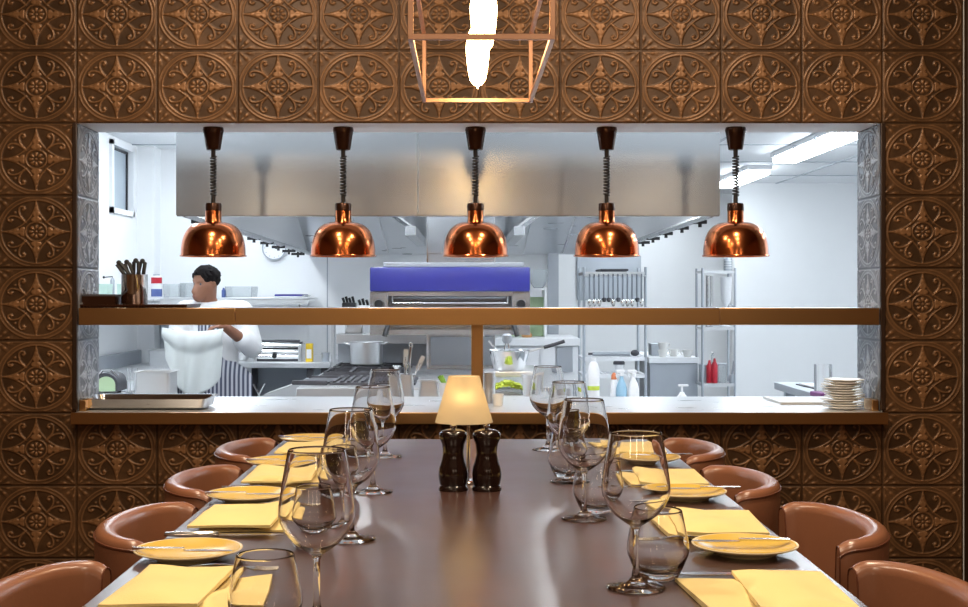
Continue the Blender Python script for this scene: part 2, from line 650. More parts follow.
# the masonry behind the tiles, painted white towards the kitchen
b = B()
XA, XB = -3.2, 3.4
b.box(XA, XB, WY + 0.004, WB, Z0, 2.75)
b.box(XA, XB, WY + 0.004, WB, -0.25, 0.755)
b.box(XA, X0, WY + 0.004, WB, 0.755, Z0)
b.box(XR, XB, WY + 0.004, WB, 0.755, Z0)
struct(b.done('wall_partition', 'plaster'))
# plain wall beside the tiles and the dark trims
b = B()
b.box(XA, X0 - 2 * TX, WY - 0.01, WY + 0.004, 0, 2.75)
b.box(1.76, XB, WY - 0.01, WY + 0.004, 0, 2.75)
struct(b.done('wall_panel', 'dwall'))
b = B().box(1.668, 1.76, WY - 0.035, WY + 0.004, 0, 2.75, 0.012, 3)
struct(b.done('trim_1', 'dark_trim'))
b = B().box(X0 - 0.012, X0 + 0.004, WY - 0.010, WY + 0.006, 0.80, Z0, 0.003)
struct(b.done('trim_2', 'dark_trim'))
b = B().box(XR - 0.004, XR + 0.012, WY - 0.010, WY + 0.006, 0.80, Z0, 0.003)
struct(b.done('trim_3', 'dark_trim'))
b = B().box(XA, XB, WY - 0.018, WY + 0.004, 0, 0.062, 0.004)
struct(b.done('baseboard_back', 'dark_trim'))
struct(B().box(XA, XB, -2.6, WY + 0.004, -0.25, 0.0).done('floor_dining', 'dfloor'))
struct(B().box(XA, XB, -2.6, WY + 0.004, 2.75, 2.85).done('ceiling_dining', 'dceil'))
struct(B().box(XA - 0.1, XA, -2.6, WB, -0.25, 2.85).done('wall_left', 'dwall'))
struct(B().box(XB, XB + 0.1, -2.6, WB, -0.25, 2.85).done('wall_right', 'dwall'))
struct(B().box(XA - 0.1, XB + 0.1, -2.7, -2.6, -0.25, 2.85).done('wall_front', 'dwall'))

# ------------------------------------------------------------------ the kitchen shell
KZ = -0.25
KC = 2.20                       # kitchen ceiling
KL = -2.28                      # left wall
KB = 9.22                       # back wall on the left
KR = 12.15                      # partition on the right
struct(B().box(-2.6, 4.2, WB, 14.2, KZ - 0.1, KZ).done('floor_kitchen', 'kfloor'))
b = B().box(-2.6, 4.2, WB, 14.2, KC, KC + 0.1)
struct(b.done('ceiling_kitchen', 'ceiling'))
# ceiling grid, thin metal strips between the panels
b = B()
for y in (5.3, 6.5, 7.7, 8.9, 10.1, 11.3):
    b.box(1.12, 3.78, y, y + 0.02, KC - 0.006, KC + 0.001)
    b.box(KL, -1.12, y, y + 0.02, KC - 0.006, KC + 0.001)
for x in (1.7, 2.9):
    b.box(x, x + 0.02, WB, KR, KC - 0.006, KC + 0.001)
struct(b.done('trim_4', 'greysteel'))
wy0, wy1 = 8.33, 8.90
wz0, wz1 = 1.70, KC - 0.03
b = B()
b.box(KL - 0.14, KL, WB, wy0, KZ, KC)
b.box(KL - 0.14, KL, wy1, KB + 0.2, KZ, KC)
b.box(KL - 0.14, KL, wy0, wy1, KZ, wz0)
b.box(KL - 0.14, KL, wy0, wy1, wz1, KC)
struct(b.done('wall_kitchen_left', 'plaster'))
b = B()
b.box(KL, -2.16, KB - 0.18, KB, KZ, KC)
struct(b.done('wall_pier', 'plaster'))
struct(B().box(KL - 0.14, 0.645, KB, KB + 0.15, KZ, KC).done('wall_kitchen_back', 'plaster'))
struct(B().box(0.585, 0.66, KB - 0.05, KB, KZ, KC).done('trim_5', 'greysteel'))
struct(B().box(-0.98, -0.972, KB - 0.004, KB, KZ, KC).done('trim_6', 'greysteel'))
struct(B().box(0.5, 4.2, 13.5, 13.7, KZ, KC).done('wall_kitchen_far', 'plaster'))
struct(B().box(PX(735, KR), 4.2, KR, KR + 0.12, KZ, KC).done('wall_kitchen_side', 'plaster'))
struct(B().box(3.8, 4.0, WB, KR, KZ, KC).done('wall_kitchen_right', 'plaster'))
# window in the left kitchen wall
win = B()
fx = KL
win.box(fx - 0.05, fx + 0.02, wy0, wy0 + 0.05, wz0, wz1)
win.box(fx - 0.05, fx + 0.02, wy1 - 0.035, wy1, wz0, wz1)
win.box(fx - 0.05, fx + 0.02, wy0, wy1, wz0, wz0 + 0.035)
win.box(fx - 0.05, fx + 0.02, wy0, wy1, wz1 - 0.03, wz1)
wf = struct(win.done('window_1', 'whiteplastic'))
B().box(fx - 0.04, fx - 0.03, wy0, wy1, wz0, wz1).done('window_pane', 'winglass', wf)
g = B()
g.box(fx - 0.03, fx - 0.018, wy1 - 0.05, wy1 - 0.035, wz0 + 0.03, wz1 - 0.03)
g.box(fx - 0.03, fx - 0.018, wy0 + 0.05, wy1 - 0.035, wz1 - 0.045, wz1 - 0.03)
g.done('window_seal', 'black', wf)


def fixture(y0, y1, x, label, wd=0.2):
    t = thing('fluorescent_light', label, 'ceiling light', (x, (y0 + y1) / 2, KC), 0, 'kitchen ceiling lights')
    L = (y1 - y0) / 2
    B().box(-wd / 2, wd / 2, -L, L, -0.035, 0, 0.006).done('housing', 'whiteplastic', t)
    B().box(-wd / 2 + 0.012, wd / 2 - 0.012, -L + 0.02, L - 0.02, -0.075, -0.035, 0.015, 3).done('diffuser', 'tube', t)
    n = 4
    for k in range(n):
        yy = -L + 0.15 + k * (2 * L - 0.3) / (n - 1)
        B().box(-wd / 2 - 0.008, -wd / 2 + 0.01, yy - 0.015, yy + 0.015, -0.05, -0.02).done('clip', 'greysteel', t)
    return t


fixture(7.55, 9.5, 2.33, 'long white fluorescent ceiling light at right, the nearer one')
fixture(10.4, 11.85, 2.36, 'white fluorescent ceiling light just right of the extractor hood')
fixture(5.2, 6.9, 2.33, 'added unseen ceiling light right over the pass, nearest to the opening')  # this and the following fixtures are added out of view to brighten the kitchen
fixture(5.2, 6.9, -1.55, 'added unseen ceiling light over the left counter')
fixture(7.3, 8.9, -1.55, 'added unseen ceiling light over the chef')
fixture(9.9, 11.6, 1.15, 'added unseen ceiling light behind the extractor hood, above the ladle rack')
fixture(11.9, 13.2, 1.75, 'added unseen ceiling light deepest in the kitchen')
fixture(7.5, 8.9, 3.15, 'added unseen ceiling light by the far right wall')
fixture(5.6, 7.3, 3.15, 'added unseen ceiling light by the near right wall')
for _x, _w in ((-0.75, 'left'), (0.75, 'right')):  # dim pair added out of view to whiten the pass counter
    _f = fixture(-0.65, 0.65, 0.0, f'added unseen ceiling light between opening and hood, the {_w} one', 0.16)
    _f.location = (_x, 4.82, KC)
    _f.rotation_euler = (0, 0, PI / 2)
    for _c in children(_f):
        if _c.name.startswith('diffuser'):
            _c.data.materials[0] = M['tube_dim']

# ------------------------------------------------------------------ pass counter and serving shelf
t = thing('pass_counter', 'long steel pass counter with brass front lip in the tiled opening', 'counter', (0, 4.35, 0.757))
xa, xb = X0, XR + 0.001
b = B().box(xa + 0.008, xb - 0.008, -0.045, 0.60, 0.006, 0.039)
b.done('worktop', 'topsteel', t)
plabel(B().box(xa - 0.004, xb + 0.006, -0.052, -0.045, 0.0, 0.0395, 0.002).done('front_lip', 'brass', t), 'brass front lip')

SZ1, SZ0 = PZ(308, WY), PZ(325, WY)
t = thing('serving_shelf', 'long brass-fronted serving shelf across the opening above the pass counter', 'shelf', (0, WY, 0.796))
z1, z0 = SZ1 - 0.796, SZ0 - 0.796
B().box(X0 + 0.008, XR - 0.008, 0.012, 0.29, z0 + 0.006, z1 - 0.001).done('board', 'topsteel', t)
sx = [X0 + 0.006, PX(235, WY), PX(720, WY), XR - 0.006]
for i in range(3):
    B().box(sx[i] + 0.0008, sx[i + 1] - 0.0008, 0.0, 0.012, z0, z1, 0.0012).done('front_band', 'brass', t)
plabel(B().box(PX(471.2, 4.5), PX(483, 4.5), 0.10, 0.14, 0.0006, z0 + 0.006, 0.003).done('post', 'brass', t), 'square brass post')

# ------------------------------------------------------------------ heat lamps
LY = 4.47
LZ = Z0
t = None


def make_heat_lamp():
    t = thing('heat_lamp', 'x', 'heat lamp', (0, LY, LZ), 0, 'copper heat lamps over the pass')
    s = LY / F
    zz = lambda y: (129.2 - y) * s
    # ceiling cup
    B().lathe([(0, zz(129.2)), (0.034, zz(129.2)), (0.036, zz(132)), (0.033, zz(136)), (0.026, zz(149)), (0.024, zz(151.5)), (0.010, zz(152)), (0, zz(152))], n=28).done('ceiling_cup', 'brown_metal', t)
    # straight cord ends and the coil
    b = B()
    b.cyl((0, 0, zz(151)), (0, 0, zz(159)), 0.0085, 0.0075, 12)
    pts = []
    n = 13 * 12
    for i in range(n + 1):
        a = 2 * PI * i / 12
        z = zz(158) + (zz(197) - zz(158)) * i / n
        pts.append((0.0098 * math.cos(a), 0.0098 * math.sin(a), z))
    b.tube(pts, 0.0030, 6)
    b.cyl((0, 0, zz(196)), (0, 0, zz(206)), 0.0075, 0.0085, 12)
    b.done('coiled_cord', 'cord', t)
    B().lathe([(0, zz(205)), (0.027, zz(205)), (0.0285, zz(206)), (0.0285, zz(212.5)), (0, zz(212.5))], n=28).done('neck_cap', 'brown_metal', t)
    b = B()
    outer = [(0.0275, zz(212)), (0.0275, zz(222.5)), (0.030, zz(224))]
    R, top, bot = 0.1105, zz(224), zz(257.5)
    for i in range(1, 13):
        a = PI / 2 * i / 12
        r = 0.030 + (R - 0.030) * math.sin(a) ** 0.82
        outer.append((r, bot + (top - bot) * max(0, math.cos(a)) ** 0.82))
    outer[-1] = (R, bot)
    inner = [(r - 0.002, z - 0.0015) for r, z in reversed(outer[2:])]
    inner[0] = (R - 0.0025, bot)
    b.lathe([(0, zz(212))] + outer + inner + [(0, zz(223))], n=48)
    sh = b.done('dome_shade', 'copper', t)
    rr = [(R + 0.003 + 0.0028 * math.cos(2 * PI * k / 8), bot + 0.0028 * math.sin(2 * PI * k / 8)) for k in range(8)]
    B().lathe([(r - 0.002, z) for r, z in rr], n=48, closed=True).done('rolled_rim', 'copper', sh)
    B().ball((0, 0, zz(241)), 0.034, 18).done('bulb', 'heatbulb', t)
    B().cyl((0, 0, zz(234)), (0, 0, zz(224)), 0.016, 0.016, 14).done('lamp_holder', 'brown_metal', t)
    return t


hl = make_heat_lamp()
xs = [213.3, 343.2, 475.5, 606.7, 735.6]
hlab = ['leftmost copper dome heat lamp, hanging above the chef and the steel cup',
        'copper dome heat lamp hanging left of the blue grill, second from left',
        'middle copper dome heat lamp, hanging right above the blue grill',
        'copper dome heat lamp hanging above the rack of ladles',
        'rightmost copper dome heat lamp, hanging against the bare white wall']
for i, px in enumerate(xs):
    loc = (PX(px, LY), LY, LZ)
    if i == 0:
        hl.location = loc
        hl['label'] = hlab[0]
    else:
        copy_tree(hl, loc, hlab[i])

# ------------------------------------------------------------------ pendant over the table
CX = PX(482, 3.0)
cy0, cy1 = 2.60, 3.47
czb = PZ(37, 2.6)
cw, ch, cb = 0.142, 0.172, 0.20
t = thing('pendant_light', 'rectangular rose copper cage pendant with glowing bulbs above the table', 'pendant light', (CX - 0.006, cy0, czb))
L = cy1 - cy0
bw = 0.0052
b = B()
for x in (-cw, cw):
    for z in (0, ch):
        b.box(x - bw, x + bw, 0, L, z - bw, z + bw, 0.001, 1)
for y in (0, L):
    for z in (0, ch):
        b.box(-cw - bw, cw + bw, y - bw, y + bw, z - bw - 0.0005, z + bw + 0.0005, 0.001, 1)
    for x in (-cw, cw):
        b.box(x - bw - 0.0005, x + bw + 0.0005, y - bw - 0.0005, y + bw + 0.0005, 0, ch, 0.001, 1)
b.box(-0.012, 0.012, 0, L, ch - 0.004, ch + 0.010, 0.001, 1)
b.done('cage_frame', 'pink_copper', t)
for y in (0.15, 0.60):
    bx = 0.006 if y < 0.3 else -0.002
    B().cyl((bx, y, ch), (bx, y, ch - 0.030), 0.016, 0.018, 18).done('bulb_socket', 'pink_copper', t)
    B().lathe([(0, cb - 0.056), (0.014, cb - 0.057), (0.019, cb - 0.066), (0.026, cb - 0.085), (0.029, cb - 0.11), (0.0275, cb - 0.135),
               (0.024, cb - 0.165), (0.019, cb - 0.19), (0.010, cb - 0.201), (0.003, cb - 0.204), (0.0015, cb - 0.210), (0, cb - 0.211)], (bx, y, 0), 24).done('bulb', 'bulb', t)
for y in (0.15, L - 0.15):
    B().cyl((0, y, ch), (0, y, 2.72 - czb), 0.004, 0.004, 10).done('hanging_rod', 'pink_copper', t)
B().box(-0.05, 0.05, 0.08, L - 0.08, 2.72 - czb, 2.75 - czb, 0.004).done('ceiling_plate', 'pink_copper', t)
# unseen fittings added in the dining ceiling to go with the fill lights
for i, (x, y) in enumerate(SPOTS):
    t = thing('added_downlight', 'round unseen downlight in the dining ceiling above the table', 'added_downlight', (x, y, 2.75), 0, 'added dining ceiling downlights')
    B().lathe([(0.085, 0.0), (0.105, -0.004), (0.108, -0.012), (0.085, -0.014)], n=28, closed=True).done('ring', 'chrome', t)
    B().lathe([(0, -0.001), (0.084, -0.001), (0.084, -0.006), (0, -0.006)], n=28).done('lens', 'spotglow', t)

# ------------------------------------------------------------------ dining table
TT = 0.76
TXL, TXR = -0.5354, 0.5645
TY0, TY1 = 1.12, 3.854
t = thing('dining_table', 'long dark bronze dining table laid for dinner below the pass', 'table', ((TXL + TXR) / 2, (TY0 + TY1) / 2, 0))
hw, hl_ = (TXR - TXL) / 2, (TY1 - TY0) / 2
B().box(-hw, hw, -hl_, hl_, TT - 0.035, TT, 0.003).done('tabletop', 'table', t)
B().box(-hw + 0.12, hw - 0.12, -hl_ + 0.15, hl_ - 0.15, TT - 0.10, TT - 0.035).done('apron', 'darkwood', t)
for x in (-1, 1):
    for y in (-1, 1):
        cx, cy = x * (hw - 0.42), y * (hl_ - 0.22)
        B().box(cx - 0.04, cx + 0.04, cy - 0.04, cy + 0.04, 0, TT - 0.035, 0.004).done('leg', 'darkwood', t)

# ------------------------------------------------------------------ tub chairs


def make_chair():
    """low barrel-back tub chair, faces +x, origin on the floor under the middle of the back arc"""
    t = thing('tub_chair', 'x', 'chair', (0, 0, 0), 0, 'tan leather tub chairs')
    W, D, TH = 0.216, 0.115, 0.036
    RZ = 0.775
    # plan line of the shell (outer): arm tip, back arc, arm tip
    line = []
    n = 44
    for i in range(n + 1):
        a = -PI / 2 - 0.16 + (PI + 0.32) * i / n
        line.append((-D * math.cos(a), W * math.sin(a) if abs(a) < PI / 2 else W * math.copysign(1, a) * (1 - 0.25 * (abs(a) - PI / 2) ** 2), a))
    rows = []
    b = B()
    nr = []
    for k, (x, y, a) in enumerate(line):
        p0 = line[max(0, k - 1)]
        p1 = line[min(n, k + 1)]
        tx, ty = p1[0] - p0[0], p1[1] - p0[1]
        l = math.hypot(tx, ty)
        nx, ny = ty / l, -tx / l            # outward?
        if nx * x + ny * y < 0:
            nx, ny = -nx, -ny
        f = abs(a) / (PI / 2)
        e = min(k, n - k)
        top = RZ - 0.010 * max(0, f - 0.55) ** 1.2 - (0.010, 0.004, 0.0012, 0.0)[min(e, 3)] * (1 if e < 3 else 0)
        th = TH * (1.0 + 0.10 * math.cos(a))
        sec = [(-0.055, 0.36), (-0.025, 0.47), (-0.006, 0.60), (0.0, 0.70), (0.001, top - 0.014), (-0.002, top - 0.005), (-0.008, top - 0.0005),
               (-th * 0.5, top + 0.002), (-th + 0.008, top - 0.0015), (-th + 0.002, top - 0.007), (-th, top - 0.018), (-th - 0.006, 0.70), (-th - 0.016, 0.60), (-th - 0.018, 0.48), (-th - 0.018, 0.36)]
        nr.append([b.bm.verts.new((x + nx * o_, y + ny * o_, z)) for o_, z in sec])
    for k in range(n):
        for j in range(len(nr[0])):
            j2 = (j + 1) % len(nr[0])
            b.bm.faces.new((nr[k][j], nr[k + 1][j], nr[k + 1][j2], nr[k][j2]))
    b.bm.faces.new(nr[0])
    b.bm.faces.new(nr[-1][::-1])
    tips = [nr[0], nr[-1]]
    pipe = [[v.co.copy() for v in (r[4],)][0] for r in nr]
    tipc = [[v.co.copy() for v in r[3:12]] for r in tips]
    b.done('backrest', 'leather', t, ang=50)
    B().tube(pipe, 0.0022, 6).done('piping', 'piping', t)
    for c in tipc:
        B().tube(c, 0.0016, 6).done('arm_seam', 'piping', t)
    # seat cushion
    b = B()
    sh = []
    for i in range(40):
        a = 2 * PI * i / 40
        c_, s_ = math.cos(a), math.sin(a)
        sh.append((0.07 + 0.205 * math.copysign(abs(c_) ** 0.7, c_), 0.185 * math.copysign(abs(s_) ** 0.7, s_)))
    prof = [(0.90, 0.375), (0.98, 0.385), (1.0, 0.41), (1.0, 0.44), (0.97, 0.462), (0.9, 0.472), (0.6, 0.478)]
    rings = [[b.bm.verts.new((0.07 + (x - 0.07) * s, y * s, z)) for x, y in sh] for s, z in prof]
    for a_, c_ in zip(rings[:-1], rings[1:]):
        for i in range(40):
            b.bm.faces.new((a_[i], a_[(i + 1) % 40], c_[(i + 1) % 40], c_[i]))
    b.bm.faces.new(rings[0][::-1])
    b.bm.faces.new(rings[-1])
    b.done('seat', 'leather', t)
    for x in (-0.10, 0.22):
        for y in (-0.14, 0.14):
            B().cyl((x, y, 0.385), (x * 1.15 - 0.01, y * 1.12, 0.0), 0.017, 0.011, 12).done('leg', 'darkwood', t)
    return t


ch = make_chair()
cl = [1.86, 2.43, 2.99, 3.57]
cr_ = [1.86, 2.43, 2.98, 3.57]
names = ['nearest the camera', 'second from the camera', 'third from the camera', 'farthest, beside the tiled wall']
first = True
pulled = {-1: (-0.018, 0.004, 0.0, 0.002), 1: (0.0, 0.027, -0.034, -0.040)}
for side, ys, tip in ((-1, cl, -0.548), (1, cr_, 0.612)):
    for k, y in enumerate(ys):
        x = tip + side * 0.018 + pulled[side][k]
        lab = f"tan leather tub chair on the {'left' if side < 0 else 'right'} side of the table, {names[k]}"
        # tips stand 0.03 in front of the origin
        if first:
            ch.location = (x, y, 0)
            ch.rotation_euler = (0, 0, 0)
            ch['label'] = lab
            first = False
        else:
            copy_tree(ch, (x, y, 0), lab, 0.0 if side < 0 else PI)

# ------------------------------------------------------------------ tableware


def make_wine():
    pr = [(0, 0.0), (0.043, 0.0), (0.044, 0.0015), (0.043, 0.003), (0.030, 0.005), (0.014, 0.009), (0.007, 0.016), (0.0045, 0.03), (0.0042, 0.06), (0.0046, 0.084),
          (0.008, 0.092), (0.018, 0.098), (0.032, 0.1085), (0.043, 0.122), (0.0495, 0.136), (0.0512, 0.145), (0.0505, 0.157), (0.0465, 0.185), (0.042, 0.21), (0.0387, 0.2280), (0.0383, 0.2303),
          (0.0376, 0.2308), (0.0369, 0.2303), (0.0373, 0.2280), (0.0406, 0.21), (0.0451, 0.185), (0.0490, 0.157), (0.0497, 0.145), (0.048, 0.1365), (0.0415, 0.1235), (0.0305, 0.1105), (0.017, 0.101), (0.006, 0.097), (0, 0.0965)]
    b = B().lathe(pr, n=48)
    return b.done('wine_glass', 'glass', ang=70)


def make_tumbler():
    pr = [(0, 0.0), (0.028, 0.0), (0.031, 0.002), (0.034, 0.008), (0.041, 0.022), (0.0465, 0.036), (0.0478, 0.045), (0.047, 0.055), (0.0425, 0.078), (0.0374, 0.1015), (0.0369, 0.1038), (0.0360, 0.1045), (0.0351, 0.1038), (0.0356, 0.1015),
          (0.0408, 0.078), (0.0452, 0.055), (0.0460, 0.045), (0.0446, 0.037), (0.038, 0.023), (0.029, 0.013), (0.015, 0.0095), (0, 0.009)]
    return B().lathe(pr, n=40).done('water_tumbler', 'glass', ang=70)


wl = [(-0.196, 1.72), (-0.2017, 2.30), (-0.201, 2.84), (-0.2117, 3.44)]
wr = [(0.253, 1.926), (0.2295, 2.507), (0.239, 2.99), (0.229, 3.59)]
tl = [(-0.255, 1.66), (-0.262, 2.235), (-0.270, 2.795), (-0.268, 3.38)]
tr_ = [(0.296, 1.995), (0.262, 2.585), (0.243, 3.075), (0.285, 3.65)]
ordn = ['nearest the camera', 'second from the camera', 'third from the camera', 'farthest from the camera']
wg = make_wine()
tb = make_tumbler()
for kind, src, ls, cat, desc, grp in (('w', wg, (wl, wr), 'wine glass', 'tall empty wine glass', 'wine glasses on the table'), ('t', tb, (tl, tr_), 'tumbler', 'low stemless water tumbler', 'water tumblers on the table')):
    used = False
    for s, lst in zip(('left', 'right'), ls):
        for k, (x, y) in enumerate(lst):
            o = src if not used else src.copy()
            if used:
                COL.objects.link(o)
            used = True
            o.location = (x, y, TT + 0.0004)
            o.rotation_euler = (0, 0, k)
            tag(o, f'{desc} in the {s} row, {ordn[k]}', cat, grp)


def make_plate():
    t = thing('side_plate', 'x', 'plate', (0, 0, 0), 0, 'side plates on the table')
    pr = [(0, 0.002), (0.044, 0.002), (0.046, 0.0), (0.050, 0.0), (0.052, 0.003), (0.070, 0.009), (0.086, 0.0145), (0.0885, 0.0163), (0.0880, 0.0178), (0.0855, 0.0175)]
    B().lathe(pr + [(0.0845, 0.0164), (0.079, 0.0148), (0.066, 0.0092), (0.050, 0.0058), (0.0, 0.0048)], n=48).done('rim', 'plate', t)
    B().lathe([(0, 0.0062), (0.050, 0.0073), (0.066, 0.0110), (0.079, 0.0164), (0.0840, 0.0180), (0.0842, 0.0170), (0.079, 0.0152), (0.066, 0.0098), (0.050, 0.0064), (0, 0.0053)], n=48).done('well', 'plate_well', t)
    return t


def make_butter_knife():
    t = thing('butter_knife', 'x', 'knife', (0, 0, 0), 0, 'butter knives on the side plates')
    b = B()
    b.grid(lambda u, v: Vector((-0.005 - 0.085 * u, (v - 0.5) * (0.009 + 0.002 * math.sin(u * PI)), 0.0)), 10, 4, 0.0035)
    b.done('handle', 'cutlery', t)
    b = B()
    b.grid(lambda u, v: Vector((-0.006 + 0.080 * u, (v - 0.45) * (0.006 + 0.011 * math.sin(min(1, u * 1.3) * PI * 0.75)) * (1 - 0.5 * u ** 6), -0.0004)), 12, 4, 0.0016)
    b.done('blade', 'cutlery', t)
    return t


def make_knife():
    t = thing('table_knife', 'x', 'knife', (0, 0, 0), 0, 'table knives beside the napkins')
    b = B()
    b.lathe([(0, 0), (0.0045, 0.001), (0.0062, 0.012), (0.0058, 0.05), (0.0045, 0.085), (0.0036, 0.098), (0, 0.099)], (-0.003, 0, 0.0058), 14, Matrix.Rotation(-PI / 2, 3, 'Y'), sy=1.25)
    b.done('handle', 'cutlery', t)
    b = B()
    b.grid(lambda u, v: Vector((-0.006 + 0.118 * u, (v - 0.4) * (0.010 + 0.010 * math.sin(min(1, u * 1.2) * PI * 0.7)) * (1 - 0.6 * u ** 8), 0.0060)), 14, 4, 0.0018)
    b.done('blade', 'cutlery', t)
    return t


def make_fork():
    t = thing('table_fork', 'x', 'fork', (0, 0, 0), 0, 'forks between napkins and plates')

    def zz(x):
        return 0.004 + 0.010 * max(0, math.sin((x + 0.1) / 0.2 * PI)) ** 2 + (0.012 * max(0, (x - 0.05) / 0.05) ** 2 if x > 0.05 else 0) * 0.4
    b = B()
    b.grid(lambda u, v: Vector((-0.1 + 0.135 * u, (v - 0.5) * (0.011 - 0.006 * min(1, u * 1.4)), zz(-0.1 + 0.135 * u))), 16, 2, 0.0022)
    b.done('handle', 'cutlery', t)
    b = B()
    b.grid(lambda u, v: Vector((0.034 + 0.022 * u, (v - 0.5) * (0.006 + 0.018 * u ** 0.6), zz(0.034 + 0.022 * u))), 6, 4, 0.002)
    for k in range(4):
        yy = -0.0100 + 0.00667 * k
        b.tube([(0.052, yy, zz(0.052)), (0.075, yy, zz(0.075)), (0.098, yy * 0.98, zz(0.098))], 0.0014, 6)
    b.done('tines', 'cutlery', t)
    return t


def make_napkin(seed, W, Lh, flap):
    """folded yellow cotton napkin; x across, y along the table; lower fold sticks out on the table-centre side (+x)"""
    rng = random.Random(seed)
    t = thing('napkin', 'x', 'napkin', (0, 0, 0), 0, 'folded yellow napkins')
    a0, a1, a2 = rng.uniform(0, 6), rng.uniform(0, 6), rng.uniform(0, 6)

    def sheet(x0, x1, y0, y1, z, h, skew, curl):
        b = B()

        def fn(u, v):
            x = x0 + (x1 - x0) * u + skew * (v - 0.5)
            y = y0 + (y1 - y0) * v + 0.004 * math.sin(u * 5 + a1)
            e = min(u, 1 - u, v, 1 - v)
            zz = z + h * (0.5 + 0.5 * math.sqrt(min(1, e / 0.10))) + (0.005 * math.sin(u * 5.5 + v * 2.2 + a0) + 0.003 * math.sin(u * 2 - v * 7 + a2)) * min(1, e / 0.08) + curl * max(0, u - 0.75) * 4 * (0.4 + 0.6 * v)
            return Vector((x, y, zz))
        nu, nv = 18, 18
        V = [[b.bm.verts.new(fn(i / nu, j / nv)) for j in range(nv + 1)] for i in range(nu + 1)]
        for i in range(nu):
            for j in range(nv):
                b.bm.faces.new((V[i][j], V[i + 1][j], V[i + 1][j + 1], V[i][j + 1]))
        rim = [V[i][0] for i in range(nu + 1)] + [V[nu][j] for j in range(1, nv + 1)] + [V[i][nv] for i in range(nu - 1, -1, -1)] + [V[0][j] for j in range(nv - 1, 0, -1)]
        low = [b.bm.verts.new((p.co.x, p.co.y, z)) for p in rim]
        m_ = len(rim)
        for i in range(m_):
            b.bm.faces.new((rim[i], low[i], low[(i + 1) % m_], rim[(i + 1) % m_]))
        b.bm.faces.new(low)
        return b
    sheet(-W / 2 + 0.006, W / 2 + flap, -Lh / 2 + 0.01, Lh / 2 - 0.02, 0.0008, 0.006, -0.02, 0.006).done('lower_fold', 'napkin', t, ang=60)
    sheet(-W / 2, W / 2, -Lh / 2, Lh / 2, 0.0105, 0.0085, rng.uniform(0.0, 0.02), 0.003).done('upper_fold', 'napkin', t, ang=60)
    return t


seat = {0: 'left', 1: 'right'}
npL = [1.885, 2.475, 3.02, 3.54]
npR = [1.86, 2.405, 2.985, 3.545]
plL = [2.14, 2.725, 3.25, 3.755]
plR = [2.18, 2.76, 3.32]
place = ['nearest the camera', 'second from camera', 'third from camera', 'farthest away']
pts_ = {}
p0 = make_plate()
k0 = make_butter_knife()
used = False
for s, ys, xc in ((0, plL, -0.452), (1, plR, 0.466)):
    for k, y in enumerate(ys):
        x = xc + random.uniform(-0.006, 0.006)
        pl = f'cream side plate with painted yellow reflection on the {seat[s]} of the table, {place[k]}'
        kl = f'steel butter knife lying across the {seat[s]} side plate {place[k]}'
        kr = (PI if s else 0) + random.uniform(-0.06, 0.06)
        kx = x + 0.004 if s == 0 else x + (0.03 if k else -0.012)
        ky = y - 0.028 if s == 0 else y + 0.012
        if not used:
            p0.location = (x, y, TT)
            p0['label'] = pl
            k0.location = (kx, ky, TT + 0.0195)
            k0.rotation_euler = (0, 0, kr)
            k0['label'] = kl
            used = True
        else:
            copy_tree(p0, (x, y, TT), pl)
            copy_tree(k0, (kx, ky, TT + 0.0195), kl, kr)

tk = make_knife()
tf = make_fork()
used = False
for s, ys in ((0, npL), (1, npR)):
    for k, y in enumerate(ys):
        W = 0.135 if k == 0 else 0.15
        flap = 0.075 if k == 0 else 0.035
        n = make_napkin(10 * s + k, W, 0.235, flap)
        xc = -0.426 if s == 0 else 0.468
        n.location = (xc, y, TT)
        n.rotation_euler = (0, 0, 0.02 * (k - 1) if s == 0 else PI - 0.02)
        n['label'] = f'folded yellow cloth napkin on the {seat[s]} of the table, {place[k]}'
        ky = y - 0.155 if s == 0 else y + 0.142
        if k == 0 and s == 0:
            ky = y - 0.15
        fy = y + 0.145 if s == 0 else y - 0.140
        kx, fx_ = (-0.435, -0.385) if s == 0 else (0.43, 0.39)
        kl = f'steel table knife beside the {seat[s]} napkin {place[k]}'
        fl = f'steel fork beside the {seat[s]} napkin {place[k]}'
        r = 0 if s == 0 else PI
        if not used:
            tk.location = (kx, ky, TT)
            tk['label'] = kl
            tf.location = (fx_, fy, TT)
            tf['label'] = fl
            used = True
        else:
            copy_tree(tk, (kx, ky, TT), kl, r)
            copy_tree(tf, (fx_, fy, TT), fl, r)


# pepper and salt mills
def make_mill():
    t = thing('pepper_mill', 'x', 'mill', (0, 0, 0), 0, 'dark wooden mills by the table lamp')
    pr = [(0, 0), (0.0325, 0), (0.0330, 0.004), (0.0315, 0.008), (0.0290, 0.011), (0.0305, 0.016), (0.0325, 0.026), (0.0330, 0.036), (0.0310, 0.050), (0.0265, 0.064), (0.0235, 0.076), (0.0228, 0.086), (0.0245, 0.098), (0, 0.0985)]
    B().lathe(pr, n=36).done('body', 'mill', t)
    pr = [(0, 0.0985), (0.0245, 0.0985), (0.0255, 0.103), (0.0295, 0.112), (0.0312, 0.119), (0.0302, 0.126), (0.026, 0.131), (0.015, 0.1345), (0, 0.135)]
    B().lathe(pr, n=36).done('head', 'mill', t)
    B().lathe([(0, 0.134), (0.004, 0.134), (0.0045, 0.137), (0.007, 0.139), (0.0065, 0.143), (0, 0.145)], n=20).done('knob', 'chrome', t)
    return t


ml = make_mill()
ml.location = (PX(453.3, 2.87), 2.87, TT)
ml['label'] = 'dark lacquered peanut-shaped mill, the left of the pair by the lamp'
copy_tree(ml, (PX(486.7, 2.87), 2.87, TT), 'dark lacquered peanut-shaped mill, the right of the pair by the lamp')

